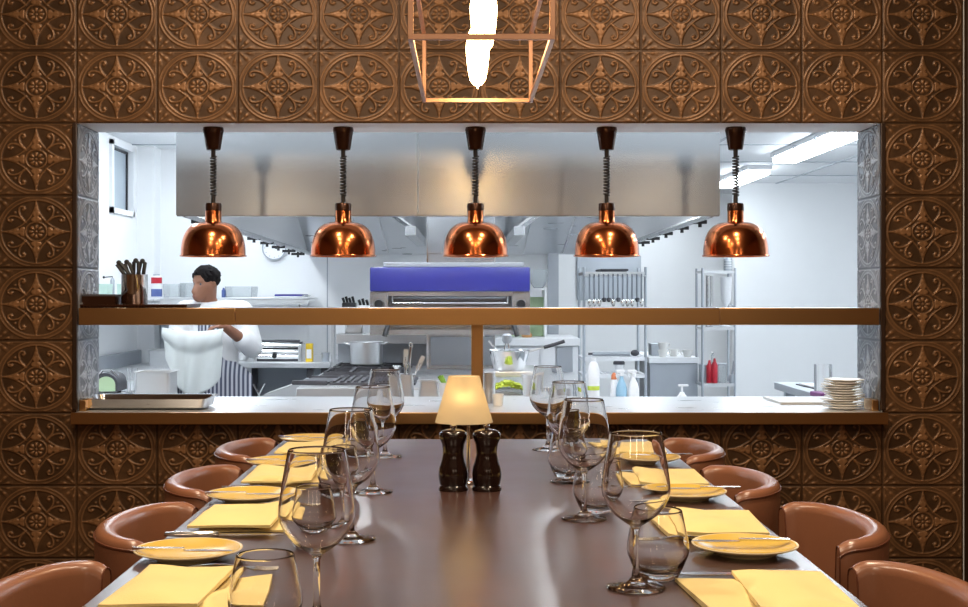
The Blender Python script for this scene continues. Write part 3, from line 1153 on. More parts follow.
# table lamp
ly = 2.985
t = thing('table_lamp', 'small glowing table lamp with parchment cone shade behind the mills', 'lamp', (PX(464, ly), ly, TT))
zt, zb = PZ(376, ly) - TT, PZ(422, ly) - TT
B().lathe([(0, 0), (0.044, 0), (0.045, 0.003), (0.042, 0.007), (0.012, 0.010), (0.008, 0.014), (0, 0.015)], n=36).done('base', 'chrome', t)
B().cyl((0.010, 0, 0.010), (0.010, 0, zb + 0.03), 0.0045, 0.0045, 14).done('stem', 'chrome', t)
rt, rb = 0.0355, 0.0665
B().lathe([(rb, zb), (rt, zt), (rt - 0.0012, zt), (rb - 0.0012, zb)], n=56, closed=True).done('shade', 'shade', t)
B().lathe([(0.0, zt - 0.004), (rt - 0.001, zt - 0.004), (rt - 0.001, zt - 0.002), (0, zt - 0.002)], n=36).done('shade_top', 'shade', t)
b = B()
b.cyl((0.0, -0.048, zb + 0.012), (0.0, -0.034, zt - 0.006), 0.0012, 0.0013, 8)
b.done('shade_rod', 'chrome', t)
B().ball((0, -0.031, zb + 0.056), 0.011, 16, (1, 1, 1.2)).done('bulb', 'minibulb', t)
B().tube([(0.008, 0, zb + 0.014), (0.0, -0.026, zb + 0.022), (0.0, -0.031, zb + 0.046)], 0.007, 12).done('bulb_holder', 'chrome', t)

# ------------------------------------------------------------------ extractor hood
HY0, HY1 = 5.05, 9.19
hx0, hx1 = PX(176, HY0), PX(720, HY0)
hz0 = PZ(215, HY0)
hzb = PZ(254.5, HY1)
hbx0, hbx1 = PX(307, HY1), PX(605, HY1)
t = thing('extractor_hood', 'huge stainless steel extractor hood hanging from the ceiling above the range', 'extractor hood', (0, HY0, hz0))
top = KC - 0.001 - hz0
sp = PX(418, HY0)
B().box(hx0, sp - 0.001, 0, 0.012, 0, top).done('front_panel', 'hoodsteel', t)
B().box(sp + 0.001, hx1, 0, 0.012, 0, top).done('front_panel', 'hoodsteel', t)
B().box(hx0, hx1, 0.012, 0.05, -0.004, 0.010).done('front_gutter', 'hoodsteel', t)
Lh = HY1 - HY0
dz = hzb - hz0
for x0, x1 in ((hx0, hbx0), (hx1, hbx1)):
    s = 0.012 if x1 < 0 else -0.012
    b = B()
    v = [(x0, 0.012, 0), (x0, 0.012, top), (x1, Lh, top), (x1, Lh, dz)]
    q = [b.bm.verts.new(p) for p in v] + [b.bm.verts.new((p[0] + s, p[1], p[2])) for p in v]
    for f in ((0, 1, 2, 3), (7, 6, 5, 4), (0, 4, 5, 1), (1, 5, 6, 2), (2, 6, 7, 3), (3, 7, 4, 0)):
        b.bm.faces.new([q[i] for i in f])
    b.done('side_panel', 'steel', t)
    b = B()
    b.tube([(x0 + s * 2, 0.05, 0.006), (x1 + s * 2, Lh - 0.05, dz + 0.006)], 0.014, 8)
    b.done('rim_gutter', 'hoodsteel', t)
# sloping back panel and lid
b = B()
v = [(hbx0, Lh, dz), (hbx1, Lh, dz), (hbx1 + 0.3, Lh - 1.6, dz + 0.60), (hbx0 - 0.3, Lh - 1.6, dz + 0.60)]
q = [b.bm.verts.new(p) for p in v] + [b.bm.verts.new((p[0], p[1] + 0.012, p[2] + 0.012)) for p in v]
for f in ((0, 1, 2, 3), (7, 6, 5, 4), (0, 4, 5, 1), (1, 5, 6, 2), (2, 6, 7, 3), (3, 7, 4, 0)):
    b.bm.faces.new([q[i] for i in f])
b.done('back_panel', 'topsteel', t)
# creases on the sloping panel
b = B()
for k in (-0.72, -0.55, 0.42, 0.70):
    b.tube([(k * 0.98, Lh - 0.04, dz + 0.012), (k * 1.12, Lh - 1.5, dz + 0.56)], 0.006, 6)
b.done('panel_ridge', 'polished', t)
# filter banks, a V of louvred frames each side of the service column
for s in (-1, 1):
    f = None
    for k in range(3):
        b = B()
        y0 = 2.2 + k * 0.55
        xa_, xb_ = (0.30 * s, 0.72 * s)
        za, zb_ = dz + 0.10, dz + 0.42
        pts = [(xa_, y0, za), (xb_, y0, zb_), (xb_, y0 + 0.5, zb_), (xa_, y0 + 0.5, za)]
        b.tube(pts, 0.012, 6, closed=True)
        for j in range(1, 10):
            u = j / 10
            x = xa_ + (xb_ - xa_) * u
            z = za + (zb_ - za) * u
            b.box(x - 0.008, x + 0.008, y0 + 0.01, y0 + 0.49, z - 0.006, z + 0.006)
        b.done('grease_filter', 'polished', t)
    B().box(s * 0.30 - 0.03, s * 0.30 + 0.03, 2.1, 3.9, dz + 0.05, dz + 0.10).done('filter_gutter', 'hoodsteel', t)
for x in (-0.55, 0.55):
    plabel(B().box(x - 0.30, x + 0.30, 0.35, 0.50, 0.36, 0.40, 0.01).done('hood_lamp', 'hoodlamp', t), 'glowing hood lamp')
    plabel(B().box(x - 0.06, x + 0.06, 2.2, 2.7, dz + 0.50, dz + 0.53, 0.01).done('hood_lamp', 'hoodlamp', t), 'glowing hood lamp')


def rail_clip(px, py, d):
    x = PX(px, d)
    z = PZ(py + 2.5, d) - hz0
    b = B()
    wd = 6.6 * d / F
    b.box(x - wd, x + wd, d - HY0 - 0.01, d - HY0 + 0.01, z - 0.008, z + 0.008)
    b.cyl((x, d - HY0, z - 0.022), (x, d - HY0, z + 0.06), 0.008, 0.008, 8)
    plabel(b.done('rail_clip', 'black', t), 'small black clip under the rim')


for px, py in ((198, 219), (224, 225), (239, 231), (254, 236), (267, 240.5), (278.5, 244.5), (289, 248.5), (298, 251.5)):
    k = (px - 176) / (307 - 176)
    x = None
    d = HY0 + 0.1
    for _ in range(40):          # follow the sloping rim to the depth where it shows this pixel column
        u = (d - HY0) / Lh
        xx = hx0 + (hbx0 - hx0) * u
        d = xx * F / (px - 465.0)
        d = min(max(d, HY0 + 0.05), HY1 - 0.05)
    rail_clip(px, py, d)
for px, py in ((700, 219.5), (682, 225.5), (666, 231), (653, 236), (643, 240)):
    d = HY0 + 0.1
    for _ in range(40):
        u = (d - HY0) / Lh
        xx = hx1 + (hbx1 - hx1) * u
        d = min(max(xx * F / (px - 465.0), HY0 + 0.05), HY1 - 0.05)
    rail_clip(px, py, d)

# ------------------------------------------------------------------ cooking range
RY0, RY1 = 5.59, 7.31
RZ_ = 0.78
rx0, rx1 = -0.727, 0.46
t = thing('cooking_range', 'long stainless steel cooking range with black grates below the hood', 'range', (0, RY0, KZ))
H = RZ_ - KZ
L = RY1 - RY0
B().box(rx0, rx1, 0.03, L, 0.10, H - 0.05).done('body', 'greysteel', t)
B().box(rx0, rx1, 0, L, H - 0.05, H, 0.004).done('cooktop', 'topsteel', t)
for x in (rx0 + 0.05, rx1 - 0.05):
    for y in (0.10, L - 0.08):
        B().cyl((x, y, 0), (x, y, 0.10), 0.025, 0.025, 10).done('foot', 'steel', t)
sx0, sx1 = PX(338, 7.25), PX(427, 7.25)
zt_ = PZ(333, 7.25) - KZ
B().box(sx0, sx1, L - 0.06, L - 0.03, H, zt_).done('splashback', 'greysteel', t)
B().box(sx0, sx1, L - 0.20, L - 0.03, zt_ - 0.055, zt_, 0.004).done('ledge', 'steel', t)
for cx, cy in ((-0.50, 0.92), (-0.50, 1.38)):
    b = B()
    b.box(cx - 0.21, cx + 0.21, cy - 0.19, cy + 0.19, H, H + 0.004)
    for k in range(4):
        x = cx - 0.18 + 0.12 * k
        b.box(x - 0.007, x + 0.007, cy - 0.18, cy + 0.18, H + 0.010, H + 0.024)
    for yy in (-0.17, 0, 0.17):
        b.box(cx - 0.19, cx + 0.19, cy + yy - 0.007, cy + yy + 0.007, H + 0.003, H + 0.022)
    b.lathe([(0, H + 0.004), (0.04, H + 0.004), (0.035, H + 0.016), (0, H + 0.018)], (cx, cy, 0), 16)
    b.done('burner_grate', 'iron', t)
b = B()
b.box(-0.60, -0.22, 0.16, 0.58, H, H + 0.010)
for k in range(12):
    x = -0.58 + k * 0.031
    b.box(x - 0.006, x + 0.006, 0.18, 0.56, H + 0.010, H + 0.018)
b.done('ribbed_griddle', 'iron', t)
for k in range(6):
    x = rx0 + 0.12 + k * 0.2
    B().cyl((x, 0.03, H - 0.10), (x, -0.01, H - 0.10), 0.022, 0.018, 14).done('knob', 'black', t)

# dark flat tray on the range
zc_ = RZ_ + 0.010
b = B()
b.box(-0.075, 0.075, -0.16, 0.16, 0.003, 0.012, 0.003)
b.box(-0.08, 0.08, -0.165, -0.150, 0.0, 0.020, 0.003)
b.box(-0.08, 0.08, 0.150, 0.165, 0.0, 0.020, 0.003)
o = b.done('grill_plate', 'iron', None, (-0.655 + 0.07, 5.95, RZ_), rotz=-0.15)
o.location = (-0.665, 5.92, RZ_ + 0.0005)
tag(o, 'flat dark grill plate lying on the front left corner of the range', 'grill plate')

# stock pot
px0 = PX(366.5, 6.92)
t = thing('stock_pot', 'two-handled aluminium stock pot on the back burner of the range', 'pot', (px0, 6.92, RZ_ + 0.0245))
B().lathe([(0, 0), (0.080, 0), (0.086, 0.006), (0.087, 0.118), (0.090, 0.121), (0.087, 0.123), (0.083, 0.118), (0.082, 0.008), (0, 0.004)], n=36).done('body', 'steel', t)
for s in (-1, 1):
    B().tube([(s * 0.086, -0.025, 0.108), (s * 0.110, -0.022, 0.114), (s * 0.117, 0, 0.116), (s * 0.110, 0.022, 0.114), (s * 0.086, 0.025, 0.108)], 0.0045, 8).done('handle', 'steel', t)

# small steel box standing on the splashback ledge
b = B()
zl = KZ + zt_
bz = 0.052
b.box(-0.045, 0.045, -0.03, 0.03, 0, 0.006)
b.box(-0.045, -0.039, -0.03, 0.03, 0, bz)
b.box(0.039, 0.045, -0.03, 0.03, 0, bz)
b.box(-0.045, 0.045, 0.024, 0.03, 0, bz)
b.box(-0.045, 0.045, -0.03, -0.024, 0, 0.03)
o = b.done('ticket_box', 'steel', None, (PX(354, 7.19), 7.19, zl))
tag(o, 'little open steel box on the ledge behind the stock pot', 'box')

# knife block and small pots of tools on a high wall shelf left of the grill
t = thing('tool_shelf', 'narrow steel shelf left of the blue grill carrying knife blocks', 'shelf', (PX(358, 7.6), 7.6, PZ(309, 7.6)))
B().box(-0.16, 0.10, -0.06, 0.10, -0.012, 0).done('board', 'steel', t)
B().box(-0.155, -0.14, -0.02, 0.10, KZ - PZ(309, 7.6), -0.012).done('upright', 'steel', t)
B().box(0.075, 0.09, -0.02, 0.10, KZ - PZ(309, 7.6), -0.012).done('upright', 'steel', t)
for px, n, lab, wd in ((349, 4, 'black knife block with black handles on the shelf left of the grill', 0.040), (364, 3, 'small white pot of black-handled knives next to the knife block', 0.034)):
    x = PX(px, 7.58)
    t = thing('knife_block', lab, 'knife block', (x, 7.60, PZ(309, 7.6)))
    B().box(-wd, wd, -0.04, 0.04, 0, 0.038 if n == 4 else 0.022, 0.006).done('block', 'black' if n == 4 else 'whiteplastic', t)
    for k in range(n):
        xx = -wd + 0.012 + k * (2 * wd - 0.024) / (n - 1)
        z0_ = 0.030 if n == 4 else 0.018
        B().tube([(xx, 0, z0_), (xx - 0.004, -0.004, z0_ + 0.02), (xx - 0.010, -0.008, z0_ + 0.035 + 0.008 * (k % 2))], 0.008, 8).done('knife_handle', 'black', t)

# ------------------------------------------------------------------ service column and blue grill
d = 6.95
t = thing('service_column', 'tall stainless steel service column rising behind the blue grill', 'column', (0, d, RZ_ + 0.0))
cx0, cx1 = PX(427, d), PX(495, d)
B().box(cx0, cx1, 0, 0.28, 0.0005, 1.06).done('panel', 'hoodsteel', t)
B().box(cx0 - 0.002, cx0 + 0.008, -0.008, 0, 0.0005, 1.06).done('edge_trim', 'polished', t)
B().box(cx0, cx1, -0.004, 0, PZ(253, d) - RZ_ - 0.004, PZ(253, d) - RZ_).done('seam', 'polished', t)
B().box(cx0 + 0.02, cx1 - 0.01, -0.006, 0, 0.02, PZ(337, d) - RZ_).done('lower_panel', 'greysteel', t)

d = 6.35
t = thing('salamander_grill', 'blue-topped steel salamander grill mounted in front of the service column', 'grill', (0, d, PZ(335, d)))
q = lambda y: PZ(y, d) - PZ(335, d)
g0, g1 = PX(370, d), PX(530, d)
plabel(B().box(g0, g1, -0.02, 0.40, q(291.5), q(267), 0.008, 3).done('hood_cover', 'blue', t), 'blue enamel hood cover')
B().box(PX(383, d), PX(524, d), 0.0, 0.38, q(267), q(262.5), 0.003).done('top_plate', 'greysteel', t)
B().box(g0, PX(388, d), 0, 0.40, q(330), q(291.5)).done('side_cheek', 'hoodsteel', t)
B().box(PX(512, d), g1, 0, 0.40, q(330), q(291.5)).done('side_cheek', 'hoodsteel', t)
B().box(PX(388, d), PX(512, d), 0.38, 0.40, q(330), q(291.5)).done('back_plate', 'hoodsteel', t)
B().box(PX(388, d), PX(512, d), 0.02, 0.38, q(296), q(291.5)).done('element_housing', 'steel', t)
b = B()
for k in range(7):
    b.tube([(PX(392, d), 0.08 + 0.04 * k, q(297.5)), (PX(508, d), 0.08 + 0.04 * k, q(297.5))], 0.006, 8)
b.done('element', 'greysteel', t)
b = B()
for k in range(24):
    x = PX(393, d) + k * (PX(507, d) - PX(393, d)) / 23
    b.cyl((x, 0.03, q(303)), (x, 0.36, q(303)), 0.002, 0.002, 6)
for y in (0.03, 0.36):
    b.cyl((PX(392, d), y, q(303)), (PX(508, d), y, q(303)), 0.004, 0.004, 8)
for x in (PX(392, d), PX(508, d)):
    b.cyl((x, 0.03, q(303)), (x, 0.03, q(292)), 0.005, 0.005, 8)
b.done('rack', 'polished', t)
B().box(g0, g1, -0.01, 0.40, q(335), q(330)).done('base_tray', 'hoodsteel', t)
for px in (379, 521):
    x = PX(px, d)
    B().cyl((x, 0, q(304)), (x, -0.035, q(304)), 0.024, 0.020, 20).done('knob', 'black', t)
for px, s in ((388, -1), (514, 1)):
    x = PX(px, d)
    B().tube([(x - 0.004 * s, -0.02, q(323)), (x + 0.004 * s, -0.05, q(329)), (x + 0.014 * s * (1 if s > 0 else 1), -0.055, q(336))], 0.012, 10).done('lever', 'black', t)

# ------------------------------------------------------------------ prep counter behind the pass
t = thing('prep_counter', 'stainless prep counter running behind the pass in the middle', 'counter', (0, 4.99, KZ))
pc0, pc1 = PX(372, 5.1), PX(552, 5.1)
hz = 0.776 - KZ
B().box(pc0, pc1, 0, 0.55, hz - 0.03, hz, 0.003).done('worktop', 'topsteel', t)
B().box(pc0 + 0.01, pc1 - 0.01, 0.02, 0.54, 0.1, hz - 0.03).done('cabinet', 'greysteel', t)
for x in (pc0 + 0.05, pc1 - 0.05):
    for y in (0.06, 0.48):
        B().cyl((x, y, 0), (x, y, 0.1), 0.02, 0.02, 10).done('foot', 'steel', t)
CZ = 0.776


def gastro(name, label, loc, w_, d_, h_, m='steel', cat='container', rim=0.010):
    """tapered steel food container with a rolled rim, open at the top"""
    t = thing(name, label, cat, loc)
    b = B()

    def ring(hw_, hd_, z, r=0.012):
        pts = []
        for cx, cy, a0 in ((1, 1, 0), (-1, 1, 90), (-1, -1, 180), (1, -1, 270)):
            for k in range(5):
                a = math.radians(a0 + 22.5 * k)
                pts.append(b.bm.verts.new((cx * (hw_ - r) + r * math.cos(a), cy * (hd_ - r) + r * math.sin(a), z)))
        return pts
    k = 0.90
    rs = [ring(w_ / 2 * k, d_ / 2 * k, 0.0), ring(w_ / 2 - rim, d_ / 2 - rim, h_ - 0.004), ring(w_ / 2, d_ / 2, h_ - 0.002), ring(w_ / 2, d_ / 2, h_), ring(w_ / 2 - rim - 0.002, d_ / 2 - rim - 0.002, h_ - 0.001), ring(w_ / 2 * k - 0.003, d_ / 2 * k - 0.003, 0.003)]
    for p, q_ in zip(rs[:-1], rs[1:]):
        n = len(p)
        for i in range(n):
            b.bm.faces.new((p[i], p[(i + 1) % n], q_[(i + 1) % n], q_[i]))
    b.bm.faces.new(rs[0][::-1])
    b.bm.faces.new(rs[-1])
    b.done('body', m, t)
    return t


d = 5.16
gastro('food_container', 'steel container full of ladles and spoons on the prep counter', (PX(402.5, d), d, CZ), 0.102, 0.10, 0.092)
u0 = (PX(402.5, d), d, CZ)


def utensil(name, label, cat, base, tip, r, m, head, extra=None, grp=None):
    bx = Vector(base)
    tp = Vector(tip)
    t = thing(name, label, cat, bx, 0, grp)
    v = tp - bx
    B().tube([Vector((0, 0, 0)), v * 0.5 + Vector((0.002, 0, 0)), v], r, 8).done('handle', m, t)
    if head == 'eye':
        n = v.normalized()
        b = B()
        c_ = v + n * 0.006
        b.tube([c_ + Vector((0.006 * math.cos(a), 0, 0.009 * math.sin(a))) for a in [2 * PI * i / 12 for i in range(12)]], 0.0028, 6, closed=True)
        b.done('hanging_eye', m, t)
    elif head == 'spatula':
        n = v.normalized()
        a = math.atan2(n.x, n.z)
        B().box(-0.009, 0.009, -0.0015, 0.0015, -0.03, 0.03).done('blade', 'steel', t)
        o_ = [c for c in children(t) if c.name.startswith('blade')][0]
        o_.location = v
        o_.rotation_euler = (0, a, 0)
    elif head == 'bowl':
        B().lathe([(0, -0.014), (0.012, -0.011), (0.019, 0), (0.0185, 0.001), (0.012, -0.009), (0, -0.012)], v, 16).done('bowl', m, t)
    return t


cx, cy, cz = u0
utensil('ladle', 'long steel ladle handle with hanging eye standing tallest in the container', 'ladle', (cx + 0.018, cy, cz + 0.006), (cx + 0.033, cy - 0.005, cz + 0.200), 0.0045, 'polished', 'eye')
utensil('spatula', 'steel spatula leaning right out of the utensil container', 'spatula', (cx + 0.010, cy + 0.02, cz + 0.006), (cx + 0.070, cy + 0.02, cz + 0.135), 0.003, 'polished', 'spatula')
utensil('palette_knife', 'upright steel palette knife in the middle of the utensil container', 'palette knife', (cx + 0.0, cy + 0.015, cz + 0.006), (cx + 0.012, cy + 0.015, cz + 0.160), 0.003, 'cutlery', 'spatula')
utensil('serving_tongs', 'black-handled tongs leaning left out of the utensil container', 'tongs', (cx - 0.01, cy - 0.01, cz + 0.006), (cx - 0.050, cy - 0.010, cz + 0.120), 0.0065, 'black', 'none')
utensil('serving_spoon', 'steel spoon with its bowl up in the utensil container', 'spoon', (cx - 0.005, cy - 0.02, cz + 0.006), (cx - 0.022, cy - 0.02, cz + 0.125), 0.003, 'polished', 'bowl')
utensil('whisk', 'thin steel whisk in the utensil container, beside the tall ladle', 'whisk', (cx + 0.004, cy - 0.02, cz + 0.006), (cx + 0.014, cy - 0.02, cz + 0.120), 0.005, 'polished', 'eye')
d = 5.15
gastro('food_container', 'low empty steel container beside the utensil container, left of the lamp', (PX(428.5, d), d, CZ), 0.088, 0.09, 0.068)

# white pot of celery
d = 5.12
x = PX(445.5, d)
t = thing('herb_pot', 'small white pot with pale green celery sticks behind the lamp', 'pot', (x, d, CZ))
B().lathe([(0, 0), (0.022, 0), (0.028, 0.06), (0.029, 0.062), (0.027, 0.060), (0.021, 0.004), (0, 0.004)], n=24).done('pot', 'whiteplastic', t)
for k in range(4):
    B().tube([(0.004 * k - 0.006, 0, 0.02), (0.004 * k - 0.012, 0, 0.06), (0.005 * k - 0.028, 0.002 * k, 0.085 + 0.004 * (k % 2))], 0.0045, 8).done('celery_stick', 'green', t)

# things on the pass counter right of the post
CT = 0.7965
o = B().lathe([(0, 0), (0.020, 0), (0.024, 0.006), (0.0245, 0.012), (0.024, 0.108), (0.026, 0.110), (0.0225, 0.109), (0.0220, 0.010), (0, 0.006)], n=28).done('tall_canister', 'steel', None, (PX(488.5, 4.66), 4.66, CT))
tag(o, 'tall narrow steel canister right of the brass post on the pass counter', 'canister')
o = B().lathe([(0, 0), (0.014, 0), (0.017, 0.004), (0.020, 0.040), (0.0205, 0.042), (0.0190, 0.041), (0.0155, 0.006), (0, 0.005)], n=24).done('ramekin', 'white', None, (PX(498, 4.55), 4.55, CT))
tag(o, 'little white ramekin on the pass counter beside the canister', 'ramekin')

# raised gantry shelf with a big bowl, lettuce tray below
d = 5.42
sz = PZ(371, d)
t = thing('gantry_shelf', 'raised steel shelf on legs over the lettuce tray', 'shelf', (0, d, CZ))
a0, a1 = PX(485, d), PX(541, d)
B().box(a0, a1, -0.05, 0.16, sz - CZ - 0.022, sz - CZ, 0.003).done('board', 'topsteel', t)
for x in (a0 + 0.01, a1 - 0.01):
    B().cyl((x, 0.13, 0), (x, 0.13, sz - CZ - 0.02), 0.007, 0.007, 8).done('leg', 'steel', t)
    B().cyl((x, -0.03, 0), (x, -0.03, sz - CZ - 0.02), 0.005, 0.005, 8).done('leg', 'steel', t)
d = 5.46
t = thing('colander_pan', 'wide flared steel bowl with a long handle on the raised shelf', 'pan', (PX(509, d), d, sz))
B().lathe([(0, 0), (0.058, 0), (0.064, 0.006), (0.086, 0.082), (0.090, 0.084), (0.086, 0.0855), (0.083, 0.080), (0.061, 0.008), (0, 0.003)], n=40).done('bowl', 'polished', t)
b = B()
b.tube([(0.084, -0.01, 0.079), (0.12, -0.015, 0.090), (0.17, -0.02, 0.104)], 0.004, 8)
b.done('handle', 'steel', t)
plabel(B().tube([(0.145, -0.018, 0.097), (0.19, -0.022, 0.110), (0.232, -0.025, 0.124)], 0.0075, 8).done('grip', 'iron', t), 'grey grip')
o = utensil('ladle', 'short steel ladle resting in the flared bowl', 'ladle', (PX(505, d), d, sz + 0.03), (PX(497, d) - 0.035, d - 0.01, sz + 0.125), 0.0035, 'polished', 'none')
t = thing('hand_mixer', 'small grey mixer head standing in the flared bowl', 'mixer', (PX(507, d), d + 0.02, sz + 0.008))
B().lathe([(0, 0.105), (0.012, 0.105), (0.020, 0.115), (0.020, 0.138), (0.014, 0.145), (0, 0.146)], n=20).done('head', 'greysteel', t)
for s in (-1, 1):
    B().tube([(s * 0.004, 0, 0.11), (s * 0.016, 0, 0.06), (s * 0.010, 0, 0.0)], 0.003, 6).done('beater', 'polished', t)
d = 5.32
t = gastro('lettuce_tray', 'tray heaped with yellow-green chopped lettuce under the raised shelf', (PX(507.5, d), d, CZ), 0.138, 0.14, 0.024, 'clear', 'tray')
b = B()
rng = random.Random(8)
for k in range(150):
    x, y = rng.uniform(-0.056, 0.056), rng.uniform(-0.055, 0.055)
    z = 0.010 + 0.040 * (1 - (x / 0.07) ** 2) * rng.uniform(0.5, 1.0)
    rot = Matrix.Rotation(rng.uniform(0, PI), 3, 'Z') @ Matrix.Rotation(rng.uniform(-0.9, 0.9), 3, 'X')
    b.box(x - 0.013, x + 0.013, y - 0.006, y + 0.006, z - 0.0012, z + 0.0012, rot=rot)
o = b.done('chopped_lettuce', 'lettuce', None, (PX(507.5, d), d, CZ + 0.003))
o['kind'] = 'stuff'
o['label'] = 'heap of chopped yellow-green lettuce in the tray'
o['category'] = 'lettuce'
d = 5.14
o = B().lathe([(0, 0), (0.020, 0), (0.023, 0.004), (0.0325, 0.090), (0.0345, 0.092), (0.0315, 0.091), (0.021, 0.006), (0, 0.005)], n=30).done('steel_beaker', 'steel', None, (PX(529.5, d), d, CZ))
tag(o, 'tapered steel beaker right of the lettuce tray', 'beaker')

# ------------------------------------------------------------------ left side of the kitchen
LZc = 0.697
t = thing('corner_counter', 'steel worktop running along the left kitchen wall', 'counter', (KL + 0.004, 5.2, KZ))
h = LZc - KZ
B().box(0, 0.601, 0, KB - 0.18 - 5.2 - 0.004, h - 0.04, h, 0.003).done('worktop', 'topsteel', t)
B().box(0.0, 0.028, 0, KB - 0.18 - 5.2 - 0.006, h, h + 0.09, 0.003).done('upstand', 'greysteel', t)
B().box(0.03, 0.58, 0.02, KB - 0.2 - 5.2, 0.1, h - 0.04).done('cabinet', 'greysteel', t)
for x, y in ((0.06, 0.1), (0.55, 0.1), (0.06, 3.6), (0.55, 3.6)):
    B().cyl((x, y, 0), (x, y, 0.1), 0.02, 0.02, 10).done('foot', 'steel', t)
t = thing('rear_counter', 'short steel worktop against the back wall behind the chef', 'counter', (KL + 0.61, KB - 0.80, KZ))
wr_ = PX(225, KB - 0.8) - (KL + 0.61) - 0.02
B().box(0, wr_, 0, 0.795, h - 0.04, h, 0.003).done('worktop', 'topsteel', t)
B().box(0.01, wr_ - 0.01, 0.02, 0.785, 0.1, h - 0.04).done('cabinet', 'greysteel', t)
for x in (0.04, wr_ - 0.05):
    for y in (0.08, 0.7):
        B().cyl((x, y, 0), (x, y, 0.1), 0.02, 0.02, 10).done('foot', 'steel', t)
o = B().box(-2.155, PX(190, 9.2), 9.19, 9.2195, LZc + 0.09, PZ(321, 9.2), 0.002).done('splash_panel', 'greysteel')
tag(o, 'grey steel splash panel on the back wall behind the chef', 'panel')
d = 8.75
gastro('food_container', 'large steel container standing on the back worktop behind the chef', (PX(163, d) + 0.05, d, LZc), 0.27, 0.22, 0.105)

d = 6.4
x = PX(109, d)
t = thing('bread_slicer', 'dark round-topped machine on the left worktop beside the tiled reveal', 'machine', (x, d, LZc))
pts = [(-0.062, 0.01), (0.062, 0.01), (0.062, 0.05)] + [(0.062 * math.cos(a), 0.05 + 0.050 * math.sin(a)) for a in [PI * i / 12 for i in range(1, 12)]] + [(-0.062, 0.05)]
B().prism(pts, -0.08, 0.10, 'y').done('housing', 'iron', t)
plabel(B().prism([(x_ * 0.72 + 0.008, z_ * 0.8 + 0.004) for x_, z_ in pts], -0.084, -0.08, 'y').done('front_panel', 'palegreen', t), 'pale green front panel')
B().tube([(-0.050, -0.02, 0.080), (-0.02, -0.04, 0.112), (0.02, -0.04, 0.112), (0.050, -0.02, 0.080)], 0.006, 8).done('strap', 'polished', t)
for s in (-0.05, 0.05):
    B().cyl((s, 0, 0), (s, 0, 0.012), 0.01, 0.01, 8).done('foot', 'black', t)

d = 5.35
LT = 0.70
t = thing('side_trolley', 'low steel trolley behind the left end of the pass', 'trolley', (PX(165, d), d, KZ))
B().box(-0.20, 0.20, -0.22, 0.25, LT - KZ - 0.03, LT - KZ, 0.004).done('top', 'topsteel', t)
B().box(-0.19, 0.19, -0.20, 0.23, 0.25, 0.27, 0.004).done('lower_shelf', 'topsteel', t)
for sx_ in (-1, 1):
    for sy_ in (-0.20, 0.23):
        B().cyl((sx_ * 0.185, sy_, 0), (sx_ * 0.185, sy_, LT - KZ - 0.02), 0.012, 0.012, 10).done('leg', 'steel', t)
gastro('food_container', 'deep bright steel container behind the sheet pan at the left', (PX(156.5, d), d, LT), 0.160, 0.17, PZ(371, d) - LT)
b = B()
x = PX(132, 5.5)
for s in (-0.014, 0.014):
    b.tube([(s, 0, 0.0), (s, 0, 0.17), (s, 0.05, 0.17), (s, 0.05, 0)], 0.002, 6)
b.tube([(-0.014, 0, 0.12), (0.014, 0, 0.12)], 0.002, 6)
b.tube([(-0.014, 0.05, 0.003), (0.014, 0.05, 0.003), (0.014, 0, 0.003), (-0.014, 0, 0.003)], 0.002, 6, closed=True)
o = b.done('wire_rack', 'polished', None, (x, 5.48, LT))
tag(o, 'small wire rack left of the deep steel container', 'rack')

# work table with the pasta machine
d = 8.2
WZ = PZ(362.5, d)
t = thing('work_table', 'steel work table against the back wall carrying the pasta machine', 'table', (0, d, KZ))
a0, a1 = PX(226, d), PX(330, d) + 0.0
h = WZ - KZ
B().box(a0, a1, 0, 0.95, h - 0.036, h, 0.004).done('tabletop', 'topsteel', t)
for x in (a0 + 0.04, a1 - 0.04, a1 - 0.13):
    for y in ((0.05, 0.88) if x != a1 - 0.13 else (0.05,)):
        B().box(x - 0.02, x + 0.02, y - 0.02, y + 0.02, 0, h - 0.036).done('leg', 'iron', t)
B().box(a0 + 0.03, a1 - 0.03, 0.03, 0.90, 0.28, 0.30).done('lower_shelf', 'greysteel', t)
B().box(a0 + 0.03, a1 - 0.03, 0.92, 0.94, 0.0, h - 0.036).done('back_board', 'greysteel', t)

x0_, x1_ = PX(256, 8.35), PX(301, 8.35)
t = thing('pasta_machine', 'chrome pasta machine standing on the back work table', 'pasta machine', ((x0_ + x1_) / 2, 8.38, WZ))
w_ = (x1_ - x0_) / 2
for s in (-1, 1):
    B().box(s * w_ - 0.014, s * w_ + 0.014, -0.08, 0.08, 0, 0.112, 0.004).done('side_plate', 'polished', t)
for z, y, r in ((0.030, -0.045, 0.020), (0.062, -0.05, 0.014), (0.098, -0.01, 0.022), (0.127, 0.01, 0.010)):
    B().cyl((-w_ + 0.012, y, z), (w_ - 0.012, y, z), r, r, 18).done('roller', 'polished' if r > 0.012 else 'iron', t)
B().box(-w_ + 0.01, w_ - 0.01, -0.06, 0.07, 0.0, 0.014).done('base', 'iron', t)
B().box(-w_ + 0.01, w_ - 0.01, -0.03, 0.06, 0.040, 0.052).done('tray', 'iron', t)
B().cyl((-0.02, -0.075, 0.036), (-0.02, -0.06, 0.036), 0.016, 0.016, 16).done('dial', 'black', t)
for s in (-1, 1):
    B().box(s * (w_ - 0.03) - 0.035, s * (w_ - 0.03) + 0.035, -0.02, 0.03, 0.112, 0.124).done('lug', 'iron', t)
t = thing('carton', 'yellow and white carton on the work table right of the pasta machine', 'carton', (PX(309.5, 8.3), 8.3, WZ))
B().box(-0.021, 0.021, -0.03, 0.03, 0, 0.116, 0.001).done('box', 'yellow', t)
